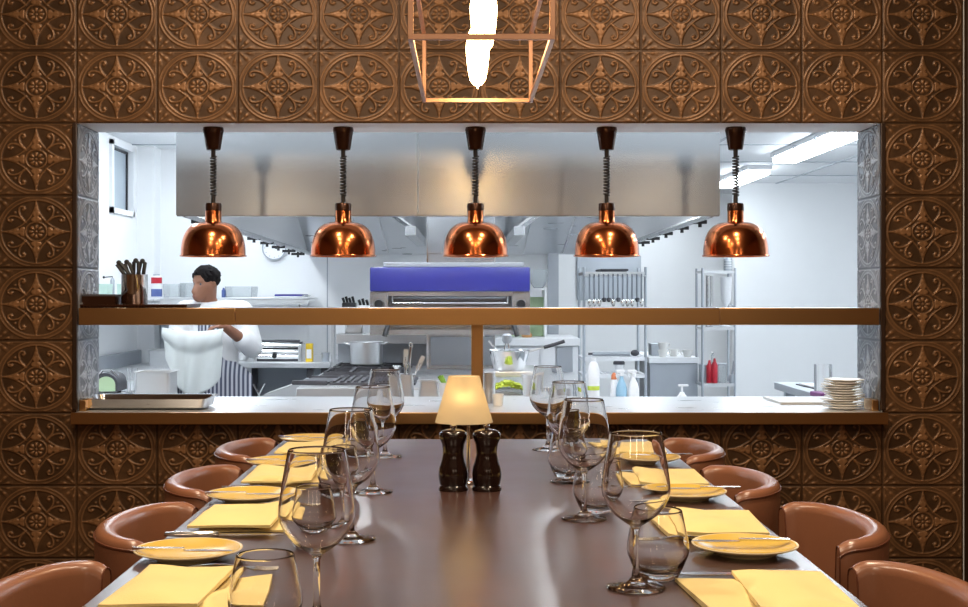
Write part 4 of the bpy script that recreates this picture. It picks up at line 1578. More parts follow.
plabel(B().box(-0.016, 0.016, -0.0315, -0.030, 0.022, 0.080).done('white_label', 'whiteplastic', t), 'white blank panel')
o = B().lathe([(0, 0), (0.022, 0), (0.024, 0.004), (0.024, 0.044), (0.026, 0.046), (0.026, 0.058), (0, 0.060)], n=20).done('jar', 'greysteel', None, (PX(325.5, 8.3), 8.3, WZ))
tag(o, 'small grey jar at the right end of the back work table', 'jar')
o = B().lathe([(0, 0), (0.030, 0), (0.048, 0.022), (0.055, 0.055), (0.057, 0.056), (0.053, 0.056), (0.045, 0.024), (0.028, 0.004), (0, 0.004)], n=28).done('mixing_bowl', 'polished', None, (PX(242, 8.4), 8.4, WZ))
tag(o, 'round steel mixing bowl on the work table behind the chef\'s elbow', 'bowl')

# dark crossed folding stand and a slanted tray below the work table
d = 7.4
t = thing('folding_stand', 'folded wire stand leaning in the shadow below the work table', 'stand', (PX(259, d), d, KZ))
zz0 = PZ(384, d) - KZ
for s in (-1, 1):
    B().tube([(-s * 0.03, 0.004 * s, 0), (-s * 0.02, 0.004 * s, zz0 - 0.10), (s * 0.032, 0.004 * s, zz0)], 0.005, 8).done('leg', 'polished', t)
t = thing('sloped_bin', 'steel bin with a sloping lid left of the cooking range', 'bin', (PX(285, 7.2), 7.2, KZ))
B().prism([(-0.13, 0), (0.11, 0), (0.11, PZ(380, 7.2) - KZ), (-0.10, PZ(393, 7.2) - KZ), (-0.13, PZ(397, 7.2) - KZ)], -0.12, 0.12, 'y').done('body', 'steel', t)
B().cyl((0.115, -0.1, PZ(381, 7.2) - KZ), (0.115, 0.1, PZ(381, 7.2) - KZ), 0.012, 0.012, 8).done('hinge', 'greysteel', t)

# wall shelves on the left
d = 8.62
HZ = PZ(297.5, d)
t = thing('wall_shelf', 'long steel wall shelf above the work table behind the chef', 'shelf', (0, d, HZ))
a0, a1 = PX(148, d), PX(308, d)
B().box(a0, a1, 0, 0.56, -0.014, 0, 0.004).done('board', 'topsteel', t)
B().box(a0, a1, 0.0, 0.01, -0.045, -0.014).done('front_edge', 'steel', t)
for px in (296, 170):
    x = PX(px, d)
    B().prism([(0.05, -0.014), (0.58, -0.014), (0.58, -0.20)], x - 0.006, x + 0.006, 'x').done('bracket', 'steel', t)
t = thing('side_shelf', 'steel wall shelf on the left kitchen wall holding small tubs', 'shelf', (KL, 7.2, HZ - 0.01))
B().box(0.002, 0.26, 0, 1.75, -0.014, 0, 0.003).done('board', 'topsteel', t)
for y in (0.3, 1.4):
    B().box(0.002, 0.22, y, y + 0.01, -0.05, -0.014).done('bracket', 'steel', t)

t = thing('blue_tray', 'blue plastic tray at the right end of the wall shelf', 'tray', (PX(290, d + 0.12), d + 0.12, HZ))
w_ = PX(304, d) - PX(276, d)
plabel(B().box(-w_ / 2, w_ / 2, -0.08, 0.25, 0.002, 0.022, 0.006, 2).done('tray', 'blue', t), 'blue tray')
b = B()
b.tube([(-w_ / 2 - 0.008, -0.085, 0.004), (w_ / 2 + 0.004, -0.085, 0.004), (w_ / 2 + 0.014, -0.07, 0.010), (w_ / 2 + 0.014, 0.26, 0.010), (-w_ / 2 - 0.008, 0.26, 0.004)], 0.004, 8, closed=True)
b.done('wire_frame', 'steel', t)


def tub(label, px0_, px1_, py1, d_, z, m='clear', lid=None, dep=0.2, name='storage_tub', grp=None):
    x0__, x1__ = PX(px0_, d_), PX(px1_, d_)
    w__ = x1__ - x0__
    hh = PZ(py1, d_) - z
    t = thing(name, label, 'tub', ((x0__ + x1__) / 2, d_ + dep / 2, z), 0, grp)
    b = B()
    b.box(-w__ / 2, w__ / 2, -dep / 2, dep / 2, 0, 0.003)
    th = 0.003
    b2 = B()
    k = 0.94
    o_ = [(-w__ / 2 * k, -dep / 2 * k), (w__ / 2 * k, -dep / 2 * k), (w__ / 2 * k, dep / 2 * k), (-w__ / 2 * k, dep / 2 * k)]
    u_ = [(x / k, y / k) for x, y in o_]
    lo = [b2.bm.verts.new((x, y, 0)) for x, y in o_]
    up = [b2.bm.verts.new((x, y, hh)) for x, y in u_]
    ui = [b2.bm.verts.new((x * 0.96, y * 0.98, hh)) for x, y in u_]
    li = [b2.bm.verts.new((x * 0.96, y * 0.98, 0.003)) for x, y in o_]
    b.bm.free()
    for p, q_ in ((lo, up), (up, ui), (ui, li)):
        for i in range(4):
            b2.bm.faces.new((p[i], p[(i + 1) % 4], q_[(i + 1) % 4], q_[i]))
    b2.bm.faces.new(lo[::-1])
    b2.bm.faces.new(li)
    b2.done('body', m, t)
    if lid:
        B().box(-w__ / 2 - 0.004, w__ / 2 + 0.004, -dep / 2 - 0.004, dep / 2 + 0.004, hh, hh + 0.010, 0.003).done('lid', lid, t)
    return t


tub('clear plastic tub on the wall shelf left of the chef\'s head', 163, 179, 284, d + 0.12, HZ)
tub('lidded clear plastic tub touching the chef\'s head on the wall shelf', 180, 195, 283, d + 0.16, HZ, 'clear', 'whiteplastic')
tub('long clear plastic bin on the wall shelf right of the chef\'s head', 225, 252, 286.5, d + 0.12, HZ, 'clear', None, 0.26)
t = thing('blue_bottle', 'small bottle with blue label on the wall shelf by the chef\'s neck', 'bottle', (PX(222, d), d + 0.06, HZ))
B().lathe([(0, 0), (0.013, 0), (0.014, 0.003), (0.014, 0.048), (0.007, 0.056), (0.007, 0.064), (0, 0.064)], n=20).done('body', 'bluelabel', t)
B().lathe([(0, 0.064), (0.008, 0.064), (0.008, 0.072), (0, 0.072)], n=16).done('cap', 'whiteplastic', t)
d2 = 7.6
HS = HZ - 0.01
t = thing('red_can', 'red and dark labelled can on the left wall shelf behind the tool cup', 'can', (PX(153, d), d + 0.10, HZ))
zc1 = PZ(274, d) - HZ
B().lathe([(0, 0), (0.034, 0), (0.035, 0.003), (0.035, zc1 - 0.02), (0.026, zc1 - 0.01), (0, zc1 - 0.01)], n=24).done('body', 'whiteplastic', t)
plabel(B().lathe([(0.0352, zc1 * 0.60), (0.0362, zc1 * 0.60), (0.0362, zc1 * 0.86), (0.0352, zc1 * 0.86)], n=24, closed=True).done('red_band', 'red', t), 'red band')
plabel(B().lathe([(0.0352, 0.006), (0.0362, 0.006), (0.0362, zc1 * 0.36), (0.0352, zc1 * 0.36)], n=24, closed=True).done('dark_red_band', 'bluelabel', t), 'dark band')
B().lathe([(0, zc1 - 0.01), (0.022, zc1 - 0.01), (0.022, zc1), (0, zc1)], n=20).done('cap', 'greysteel', t)
d3 = 7.55
t = thing('hand_grinder', 'slim grey hand grinder with a crank on the left wall shelf', 'grinder', (PX(112.5, d3), d3, HS))
zg = PZ(280, d3) - HS
B().lathe([(0, 0), (0.013, 0), (0.012, 0.01), (0.012, zg), (0.006, zg + 0.012), (0, zg + 0.012)], n=20).done('body', 'greysteel', t)
B().tube([(0, 0, zg + 0.006), (0, 0, zg + 0.020), (-0.045, 0, zg + 0.016)], 0.0035, 8).done('crank', 'iron', t)
B().ball((-0.050, 0, zg + 0.016), 0.008, 12).done('crank_knob', 'black', t)
tub('mint green tub under the grinder\'s crank on the left wall shelf', 98.5, 108, 284, d3 - 0.12, HS, 'mint', None, 0.1)
tub('pale mint tub right of the hand grinder on the left wall shelf', 117, 123, 284, d3 + 0.3, HS, 'mint', None, 0.1)

# wall clock
t = thing('wall_clock', 'round white wall clock high on the back wall, half hidden by the hood', 'clock', (PX(274.5, KB), KB, PZ(248, KB)))
R90 = Matrix.Rotation(PI / 2, 3, 'X')
B().lathe([(0, 0.001), (0.078, 0.001), (0.078, 0.016), (0, 0.016)], n=36, rot=R90).done('face', 'whiteplastic', t)
B().lathe([(0.076, 0.001), (0.086, 0.001), (0.086, 0.028), (0.078, 0.028)], n=36, rot=R90, closed=True).done('rim', 'greysteel', t)
B().box(-0.002, 0.002, -0.020, -0.0165, 0, 0.055).done('minute_hand', 'black', t)
B().box(-0.0028, 0.0028, -0.0195, -0.0165, 0, 0.038, rot=Matrix.Rotation(1.9, 3, 'Y'), piv=(0, -0.018, 0)).done('hour_hand', 'black', t)
b = B()
for k in range(12):
    a = 2 * PI * k / 12
    b.box(0.066 * math.sin(a) - 0.0022, 0.066 * math.sin(a) + 0.0022, -0.018, -0.0162, 0.066 * math.cos(a) - 0.0022, 0.066 * math.cos(a) + 0.0022)
o = b.done('hour_marks', 'black', t)
o['kind'] = 'stuff'

# ------------------------------------------------------------------ right of the grill
d = 8.55
t = thing('wall_rack', 'small white shelf behind the grill holding a glass bowl', 'shelf', (PX(538, d), d, PZ(288, d)))
B().box(-0.08, 0.06, 0, 0.30, -0.012, 0).done('board', 'whiteplastic', t)
B().box(-0.075, -0.06, 0.02, 0.3, -0.35, -0.012).done('upright', 'whiteplastic', t)
B().box(0.045, 0.06, 0.02, 0.3, -0.35, -0.012).done('upright', 'whiteplastic', t)
o = B().lathe([(0, 0), (0.030, 0), (0.052, 0.03), (0.064, 0.09), (0.066, 0.125), (0.063, 0.125), (0.060, 0.09), (0.049, 0.033), (0.028, 0.005), (0, 0.005)], n=28).done('glass_bowl', 'clear', None, (PX(539.5, d), d + 0.12, PZ(288, d)))
tag(o, 'clear round bowl on the small shelf just right of the blue grill', 'bowl')
BZ = PZ(338, 8.4)
t = thing('base_cabinet', 'white kitchen cabinet with grey door panel behind the flared bowl', 'cabinet', (0, 8.35, KZ))
a0, a1 = PX(482, 8.35), PX(580, 8.35)
h = BZ - KZ
B().box(a0, a1, 0, 0.75, h - 0.05, h, 0.004).done('worktop', 'whiteplastic', t)
B().box(a0 + 0.01, a1 - 0.01, 0.03, 0.74, 0.08, h - 0.05).done('body', 'whiteplastic', t)
B().box(a0 + 0.03, a1 - 0.03, 0.06, 0.70, 0.0, 0.08).done('plinth', 'greysteel', t)
x0_, x1_ = PX(557, 8.35), PX(573, 8.35)
plabel(B().box(x0_, x1_, 0.012, 0.03, PZ(372, 8.35) - KZ, PZ(347, 8.35) - KZ, 0.003).done('door', 'greysteel', t), 'grey door panel')
for p0_, p1_ in ((487, 512), (514, 539), (541, 555)):
    B().box(PX(p0_, 8.35), PX(p1_, 8.35), 0.014, 0.03, 0.10, h - 0.06, 0.003).done('door', 'whiteplastic', t)
o = B().box(PX(505, 8.7), PX(547, 8.7), 8.70, 8.73, BZ, PZ(297, 8.7), 0.004).done('cutting_board', 'palegreen')
tag(o, 'pale green cutting board standing behind the right end of the grill', 'cutting board')
o = B().lathe([(0, 0), (0.030, 0), (0.036, 0.01), (0.034, 0.022), (0.020, 0.034), (0, 0.036)], n=20).done('bread_bun', 'wood', None, (PX(527, 8.5), 8.52, BZ))
tag(o, 'small pale bun on the cabinet in front of the green board', 'bread')
# tall grey fridge-like panel at the wall end
o = B().box(PX(577, 13.48), PX(641, 13.48), 13.47, 13.4995, PZ(300, 13.48), PZ(256, 13.48), 0.004).done('mottled_panel', 'greysteel')
tag(o, 'grey mottled steel panel high behind the rack of ladles', 'panel')

# low right-hand table carrying the bottles
QZ = 0.60
t = thing('low_table', 'low steel table behind the right half of the pass', 'table', (0, 5.75, KZ))
a0, a1 = PX(578, 6.3), PX(712, 6.3)
h = QZ - KZ
B().box(a0, a1, 0, 0.95, h - 0.03, h, 0.003).done('tabletop', 'topsteel', t)
for x in (a0 + 0.04, a1 - 0.04):
    for y in (0.06, 0.88):
        B().cyl((x, y, 0), (x, y, h - 0.02), 0.018, 0.018, 10).done('leg', 'steel', t)
d = 6.3


def spray(label, px, d_, liquid, h0):
    t = thing('spray_bottle', label, 'spray bottle', (PX(px, d_), d_, QZ), 0, 'cleaning spray bottles')
    r = 0.026
    zt2 = h0
    B().lathe([(0, 0), (r, 0), (r + 0.001, 0.004), (r + 0.001, zt2 * 0.58), (r * 0.75, zt2 * 0.70), (0.010, zt2 * 0.80), (0.009, zt2 * 0.86), (0, zt2 * 0.86)], n=24).done('bottle', liquid, t)
    b = B()
    b.box(-0.010, 0.010, -0.012, 0.012, zt2 * 0.86, zt2 * 0.93, 0.003)
    b.box(-0.030, 0.014, -0.009, 0.009, zt2 * 0.93, zt2, 0.003)
    b.done('spray_head', 'whiteplastic', t)
    B().tube([(-0.022, 0, zt2 * 0.93), (-0.026, 0, zt2 * 0.87), (-0.022, 0, zt2 * 0.82)], 0.003, 8).done('trigger', 'whiteplastic', t)
    return t


spray('spray bottle of pale blue cleaner, the left of the pair on the low table', 621.5, d, 'bluewater', 0.215)
t = spray('white spray bottle with a blue band, the right of the pair on the low table', 633.5, d, 'whiteplastic', 0.215)
plabel(B().lathe([(0.0272, 0.060), (0.0280, 0.060), (0.0280, 0.082), (0.0272, 0.082)], n=24, closed=True).done('blue_band', 'bluelabel', t), 'blue label band')
t = thing('squeeze_bottle', 'slim white bottle with an orange cap left of the spray bottles', 'bottle', (PX(614, 6.35), 6.35, QZ))
B().lathe([(0, 0), (0.020, 0), (0.021, 0.003), (0.019, 0.145), (0.012, 0.165), (0, 0.165)], n=22).done('body', 'whiteplastic', t)
plabel(B().lathe([(0, 0.165), (0.014, 0.165), (0.013, 0.185), (0.006, 0.198), (0, 0.199)], n=18).done('cap', 'orange', t), 'orange cap')
t = thing('milk_jug', 'tall white plastic bottle with a green band left of the spray bottles', 'bottle', (PX(593.5, 6.2), 6.2, QZ))
zj = PZ(358, 6.2) - QZ
B().lathe([(0, 0), (0.026, 0), (0.028, 0.004), (0.028, zj * 0.80), (0.020, zj * 0.90), (0.011, zj * 0.94), (0, zj * 0.94)], n=26).done('body', 'whiteplastic', t)
B().lathe([(0, zj * 0.94), (0.012, zj * 0.94), (0.012, zj), (0, zj)], n=18).done('cap', 'whiteplastic', t)
zg0 = PZ(390, 6.2) - QZ
plabel(B().lathe([(0.0282, zg0), (0.0292, zg0), (0.0292, zg0 + 0.020), (0.0282, zg0 + 0.020)], n=26, closed=True).done('green_band', 'lettuce', t), 'green label band')
t = thing('soap_dispenser', 'white pump soap dispenser alone on the right of the low table', 'dispenser', (PX(682, 6.1), 6.1, QZ))
zs = PZ(392, 6.1) - QZ
B().lathe([(0, 0), (0.030, 0), (0.032, 0.004), (0.032, zs - 0.03), (0.014, zs - 0.01), (0.010, zs), (0, zs)], n=24).done('bottle', 'whiteplastic', t)
b = B()
b.cyl((0, 0, zs), (0, 0, zs + 0.026), 0.005, 0.005, 10)
b.box(-0.018, 0.030, -0.006, 0.006, zs + 0.026, zs + 0.036, 0.003)
b.done('pump', 'whiteplastic', t)

# wire rack with hanging ladles
d = 8.9
t = thing('utensil_rack', 'chrome wire shelving rack from which the ladles hang', 'rack', (0, d, KZ))
ux0, ux1 = PX(584, d), PX(645.5, d)
zt3 = PZ(270, d) - KZ
for x in (ux0, ux1):
    for y in (0, 0.38):
        B().cyl((x, y, 0), (x, y, zt3 + 0.02), 0.010, 0.010, 10).done('post', 'greysteel', t)
for py, nm in ((273.5, 'top_shelf'), (359, 'middle_shelf'), (376, 'bottom_shelf')):
    z = PZ(py, d) - KZ
    b = B()
    for y in (0, 0.38):
        b.box(ux0, ux1, y - 0.007, y + 0.007, z - 0.012, z + 0.012)
    for x in (ux0, ux1):
        b.box(x - 0.006, x + 0.006, 0, 0.38, z - 0.010, z + 0.010)
    for k in range(13):
        x = ux0 + (ux1 - ux0) * (k + 0.5) / 13
        b.cyl((x, 0, z + 0.008), (x, 0.38, z + 0.008), 0.0025, 0.0025, 6)
    b.done(nm, 'whiteplastic' if nm != 'top_shelf' else 'steel', t)
zr = PZ(276, d)
b = B()
b.cyl((ux0, -0.03, zr - KZ), (ux1, -0.03, zr - KZ), 0.004, 0.004, 8)
b.box(ux0, ux0 + 0.006, -0.03, 0.0, zr - KZ - 0.004, zr - KZ + 0.004)
b.box(ux1 - 0.006, ux1, -0.03, 0.0, zr - KZ - 0.004, zr - KZ + 0.004)
b.done('hanging_rail', 'steel', t)


def make_hanging(kind):
    t = thing('hanging_ladle' if kind == 'ladle' else 'hanging_spoon', 'x', 'ladle' if kind == 'ladle' else 'spoon', (0, 0, 0), 0, 'utensils hanging on the rack')
    Ln = 0.155
    b = B()
    b.tube([(0, 0.006, 0.006), (0, 0.0, 0.009), (0, -0.007, 0.004), (0, -0.007, -0.02), (0, -0.006, -Ln)], 0.0062, 8)
    b.done('handle', 'darksteel', t)
    if kind == 'ladle':
        B().lathe([(0, -0.022), (0.011, -0.018), (0.0155, -0.004), (0.016, 0.002), (0.014, 0.001), (0.009, -0.014), (0, -0.018)], (0, -0.024, -Ln - 0.002), 18, Matrix.Rotation(-0.5, 3, 'X')).done('bowl', 'iron', t)
    else:
        b = B()
        b.lathe([(0, -0.036), (0.010, -0.030), (0.016, -0.012), (0.014, 0.008), (0.006, 0.020), (0, 0.022)], (0, -0.007, -Ln - 0.02), 16, sy=0.28)
        b.done('bowl', 'cutlery', t)
    return t


protos = {}
ordw = ['first', 'second', 'third', 'fourth', 'fifth', 'sixth', 'seventh', 'eighth', 'ninth', 'tenth', 'eleventh', 'twelfth']
kinds = ['spoon', 'spoon', 'spoon', 'ladle', 'ladle', 'spoon', 'ladle', 'spoon', 'spoon', 'spoon', 'ladle', 'spoon']
for k in range(12):
    loc = (ux0 + 0.035 + k * (ux1 - ux0 - 0.06) / 11.2, d - 0.03, zr)
    kd = kinds[k]
    lab = f"steel {kd} hanging on the rack rail, {ordw[k]} from the left"
    if kd not in protos:
        protos[kd] = make_hanging(kd)
        protos[kd].location = loc
        protos[kd]['label'] = lab
    else:
        copy_tree(protos[kd], loc, lab)
t = thing('baking_tray', 'dark baking tray lying on top of the ladle rack', 'tray', (PX(615, d), d + 0.2, PZ(273.5, d) + 0.0125))
B().box(-0.085, 0.085, -0.16, 0.16, 0.0, 0.006).done('base', 'iron', t)
b = B()
b.tube([(-0.09, -0.165, 0.012), (0.09, -0.165, 0.012), (0.09, 0.165, 0.012), (-0.09, 0.165, 0.012)], 0.008, 8, closed=True)
b.done('rim', 'iron', t)
zm = PZ(359, d) + 0.0125
t = thing('rolling_pin', 'dark-ended rolling pin lying on the middle shelf of the ladle rack', 'rolling pin', (PX(618, d), d + 0.15, zm))
B().cyl((-0.16, 0, 0.016), (0.10, 0, 0.016), 0.015, 0.015, 14).done('barrel', 'greysteel', t)
B().cyl((-0.19, 0, 0.016), (-0.16, 0, 0.016), 0.008, 0.008, 10).done('handle', 'iron', t)
B().ball((0.135, 0, 0.022), 0.022, 14, (1.4, 1, 1)).done('handle', 'iron', t)
zb_ = PZ(376, d) + 0.0125
t = thing('takeaway_cup', 'white cup with a dark lid on the bottom shelf of the ladle rack', 'cup', (PX(620, d), d + 0.06, zb_))
hc = PZ(362, d) - zb_
B().lathe([(0, 0), (0.022, 0), (0.024, 0.003), (0.036, hc - 0.02), (0, hc - 0.02)], n=24).done('cup', 'whiteplastic', t)
plabel(B().lathe([(0, hc - 0.02), (0.040, hc - 0.02), (0.040, hc - 0.004), (0.034, hc + 0.004), (0, hc + 0.004)], n=24).done('lid', 'iron', t), 'dark lid')

# right worktop with cups
d = 9.6
RZt = PZ(357.5, d)
t = thing('side_counter', 'white-topped grey counter against the right wall carrying the cups', 'counter', (0, d, KZ))
a0, a1 = PX(649, d), PX(699, d)
h = RZt - KZ
B().box(a0, a1, 0, 0.9, h - 0.042, h, 0.004).done('worktop', 'whiteplastic', t)
B().box(a0 + 0.01, a1 - 0.01, 0.02, 0.88, 0.06, h - 0.042).done('front_panel', 'greysteel', t)
B().box(a0 + 0.03, a1 - 0.03, 0.06, 0.84, 0, 0.06).done('plinth', 'black', t)
o = B().box(-0.045, 0.045, -0.08, 0.08, 0, 0.092, 0.004).done('toaster_box', 'greysteel', None, (PX(662, d), d + 0.32, RZt))
tag(o, 'grey metal box on the right counter behind the white cups', 'box')


def make_cup():
    t = thing('coffee_cup', 'x', 'cup', (0, 0, 0), 0, 'white cups on the right counter')
    B().lathe([(0, 0), (0.024, 0), (0.026, 0.003), (0.038, 0.052), (0.039, 0.054), (0.036, 0.053), (0.024, 0.006), (0, 0.005)], n=24).done('bowl', 'white', t)
    B().tube([(0.034, 0, 0.044), (0.054, 0, 0.046), (0.057, 0, 0.030), (0.046, 0, 0.016), (0.029, 0, 0.014)], 0.004, 8).done('handle', 'white', t)
    return t


cup = make_cup()
cps = [(664, 0.06, 0.0), (677, 0.16, 0.6), (689, 0.06, 2.5), (672, 0.10, 0.3)]
cl_ = ['white cup leftmost in the row on the right counter', 'white cup in the middle of the row on the right counter', 'white cup rightmost in the row on the right counter', 'white cup stacked on top of the row on the right counter']
for k, (px, dy, r) in enumerate(cps):
    loc = (PX(px, d), d + dy, RZt + (0.0545 if k == 3 else 0.0))
    if k == 3:
        loc = (PX(664, d) + 0.002, d + 0.06, RZt + 0.0545)
    if k == 0:
        cup.location = loc
        cup.rotation_euler = (0, 0, r)
        cup['label'] = cl_[k]
    else:
        copy_tree(cup, loc, cl_[k], r)

# rack by the right partition
d = 9.4
t = thing('storage_rack', 'tall chrome storage rack by the white partition, holding red bottles', 'rack', (0, d, KZ))
ux0, ux1 = PX(702.5, d), PX(735, d)
for x in (ux0, ux1):
    for y in (0, 0.24):
        B().cyl((x, y, 0), (x, y, PZ(268, d) - KZ), 0.009, 0.009, 10).done('post', 'greysteel', t)
for py in (272, 328.5, 385):
    z = PZ(py, d) - KZ
    b = B()
    for y in (0, 0.24):
        b.box(ux0, ux1, y - 0.006, y + 0.006, z - 0.010, z + 0.010)
    for x in (ux0, ux1):
        b.box(x - 0.006, x + 0.006, 0, 0.24, z - 0.008, z + 0.008)
    for k in range(9):
        x = ux0 + (ux1 - ux0) * (k + 0.5) / 9
        b.cyl((x, 0, z + 0.008), (x, 0.24, z + 0.008), 0.0025, 0.0025, 6)
    b.done('wire_shelf', 'steel', t)
zA, zB_, zC = PZ(272, d) + 0.0115, PZ(328.5, d) + 0.0115, PZ(385, d) + 0.0115
dd = d + 0.10
for k, (px, r) in enumerate(((708, 0.015), (712.5, 0.014))):
    hh = PZ(275.5, dd) - zB_
    o = B().cyl((0, 0, 0), (0, 0, hh), r, r, 18).done('foil_roll', 'polished', None, (PX(px, dd), dd + 0.05 * k, zB_))
    tag(o, ['tall shiny foil roll standing on the storage rack, the left one', 'tall shiny foil roll standing on the storage rack, the right one'][k], 'roll', 'foil rolls on the storage rack')
t = thing('plastic_jug', 'white plastic jug hanging upside down on the right of the storage rack', 'jug', (PX(726, dd), dd, zB_))
zj0, zj1 = PZ(307, dd) - zB_, PZ(277, dd) - zB_
B().lathe([(0, 0), (0.030, 0), (0.030, 0.008), (0.008, 0.014), (0.008, zj0), (0.036, zj0 + 0.05), (0.042, zj1), (0, zj1)], n=24).done('body', 'whiteplastic', t)
B().tube([(0.03, -0.01, zj0 + 0.02), (0.05, -0.01, zj0 + 0.01), (0.05, -0.01, zj0 - 0.01)], 0.005, 8).done('spout', 'greysteel', t)
t = thing('fan_motor', 'grey ribbed motor on top of the storage rack', 'motor', (PX(728, dd), dd, zA))
B().lathe([(0, 0), (0.030, 0), (0.032, 0.01), (0.030, 0.085), (0.022, 0.095), (0, 0.095)], n=20).done('body', 'greysteel', t)
b = B()
for k in range(4):
    b.lathe([(0.031, 0.015 + 0.018 * k), (0.036, 0.015 + 0.018 * k), (0.036, 0.021 + 0.018 * k), (0.031, 0.021 + 0.018 * k)], n=20, closed=True)
o = b.done('ribs', 'steel', t)
o['kind'] = 'stuff'


def red_bottle(px, dep, label, m, h_, r):
    t = thing('sauce_bottle', label, 'bottle', (PX(px, d + dep), d + dep, zC), 0, 'bottles on the storage rack')
    B().lathe([(0, 0), (r, 0), (r + 0.001, 0.004), (r + 0.001, h_ * 0.72), (r * 0.6, h_ * 0.84), (0.010, h_ * 0.88), (0, h_ * 0.88)], n=22).done('body', m, t)
    B().lathe([(0, h_ * 0.88), (0.011, h_ * 0.88), (0.007, h_), (0, h_)], n=16).done('cap', m, t)
    return t


red_bottle(709.5, 0.06, 'red squeeze bottle on the storage rack, the left of the two', 'red', 0.165, 0.022)
red_bottle(714.5, 0.04, 'red squeeze bottle on the storage rack, the right of the two', 'red', 0.180, 0.022)
o = B().box(-0.022, 0.022, -0.06, 0.06, 0, 0.13, 0.004).done('tea_box', 'greysteel', None, (PX(704, d) + 0.020, d + 0.14, zC))
tag(o, 'dark grey box at the left end of the storage rack', 'box')
tub('clear tub with a lid right of the red bottles on the storage rack', 718.5, 726.5, 365, d + 0.05, zC, 'clear', 'greysteel', 0.14)
t = thing('tap_fitting', 'chrome pump tap standing behind the red bottles', 'tap', (PX(712, d + 0.18), d + 0.18, zC))
b = B()
b.cyl((0, 0, 0), (0, 0, 0.20), 0.012, 0.010, 12)
b.done('stem', 'polished', t)
B().tube([(0, 0, 0.19), (0.0, -0.02, 0.215), (0.0, -0.05, 0.21)], 0.006, 8).done('spout', 'polished', t)
t = thing('ice_scoop', 'grey plastic scoop leaning on the right side of the storage rack', 'scoop', (PX(732.5, d), d + 0.02, zC + 0.0))
B().lathe([(0, 0), (0.018, 0.0), (0.026, 0.03), (0.02, 0.06), (0, 0.062)], (0.0, 0, 0.0), 18).done('cup', 'greysteel', t)
B().tube([(0.0, 0, 0.06), (0.008, 0, 0.11), (0.014, 0, 0.16)], 0.007, 8).done('handle', 'greysteel', t)

# right side run of counter with papers
d0, d1 = 4.99, 5.96
SZc = 0.78
t = thing('side_worktop', 'grey steel side worktop running away at the right end of the pass', 'counter', (1.417, d0, KZ))
h = SZc - KZ
B().box(0, 0.70, 0, d1 - d0, h - 0.032, h, 0.003).done('worktop', 'greysteel', t)
for x in (0.05, 0.65):
    for y in (0.06, d1 - d0 - 0.08):
        B().box(x - 0.02, x + 0.02, y - 0.02, y + 0.02, 0, h - 0.032).done('leg', 'greysteel', t)
B().box(0.03, 0.68, 0.03, d1 - d0 - 0.03, 0.25, 0.27).done('lower_shelf', 'greysteel', t)
t = thing('clipboard', 'white papers on a dark clipboard lying on the side worktop', 'clipboard', (1.58, 5.62, SZc), 0.05)
B().box(-0.10, 0.12, -0.17, 0.17, 0, 0.005).done('board', 'iron', t)
B().box(-0.09, 0.11, -0.165, 0.14, 0.005, 0.009).done('paper', 'whiteplastic', t)
o = B().box(-0.02, 0.02, -0.06, 0.06, 0, 0.020, 0.004).done('purple_case', 'purple', None, (PX(819, 5.1) + 0.01, 5.12, SZc), rotz=0.1)
tag(o, 'small purple case behind the stack of plates', 'case')
x = PX(826.5, 5.3)
t = thing('glass_holder', 'clear tumbler with grey sides standing behind the stack of plates', 'tumbler', (x, 5.35, SZc))
hh = PZ(364, 5.35) - SZc
b = B().lathe([(0, 0), (0.031, 0), (0.032, 0.004), (0.0335, hh), (0.0315, hh), (0.030, 0.008), (0, 0.006)], n=32)
b.done('body', 'glass', t)
for s in (-1, 1):
    plabel(B().box(s * 0.032 - 0.003, s * 0.032 + 0.003, -0.01, 0.01, 0.0, hh - 0.002, 0.001).done('side_strip', 'greysteel', t), 'grey side strip')

# ------------------------------------------------------------------ on the pass counter
# sheet pan at the left
d = 4.475
t = thing('sheet_pan', 'wide shallow steel pan at the left end of the pass counter', 'pan', (PX(150, d), d + 0.0, CT))
pw, pd, ph = 0.445, 0.215, 0.040
b = B()


def rring(hw_, hd_, z, r):
    pts = []
    for cx, cy, a0 in ((1, 1, 0), (-1, 1, 90), (-1, -1, 180), (1, -1, 270)):
        for k in range(6):
            a = math.radians(a0 + 18 * k)
            pts.append(b.bm.verts.new((cx * (hw_ - r) + r * math.cos(a), cy * (hd_ - r) + r * math.sin(a), z)))
    return pts


rs = [rring(pw / 2 - 0.035, pd / 2 - 0.030, 0.0, 0.02), rring(pw / 2 - 0.018, pd / 2 - 0.016, 0.008, 0.025), rring(pw / 2 - 0.010, pd / 2 - 0.010, ph - 0.003, 0.03), rring(pw / 2, pd / 2, ph - 0.002, 0.035), rring(pw / 2, pd / 2, ph, 0.035),
      rring(pw / 2 - 0.011, pd / 2 - 0.011, ph - 0.001, 0.03), rring(pw / 2 - 0.020, pd / 2 - 0.018, 0.010, 0.025), rring(pw / 2 - 0.036, pd / 2 - 0.031, 0.002, 0.02)]
for p, q_ in zip(rs[:-1], rs[1:]):
    n = len(p)
    for i in range(n):
        b.bm.faces.new((p[i], p[(i + 1) % n], q_[(i + 1) % n], q_[i]))
b.bm.faces.new(rs[0][::-1])
b.bm.faces.new(rs[-1])
b.done('pan', 'polished', t)

# stack of plates at the right
rng = random.Random(5)
z = CT
pd_ = 4.43


def stack_plate():
    return B().lathe([(0, 0.0), (0.040, 0.0), (0.042, 0.002), (0.066, 0.0075), (0.0675, 0.009), (0.0665, 0.0102), (0.040, 0.0048), (0, 0.0044)], n=40).done('small_plate', 'white')


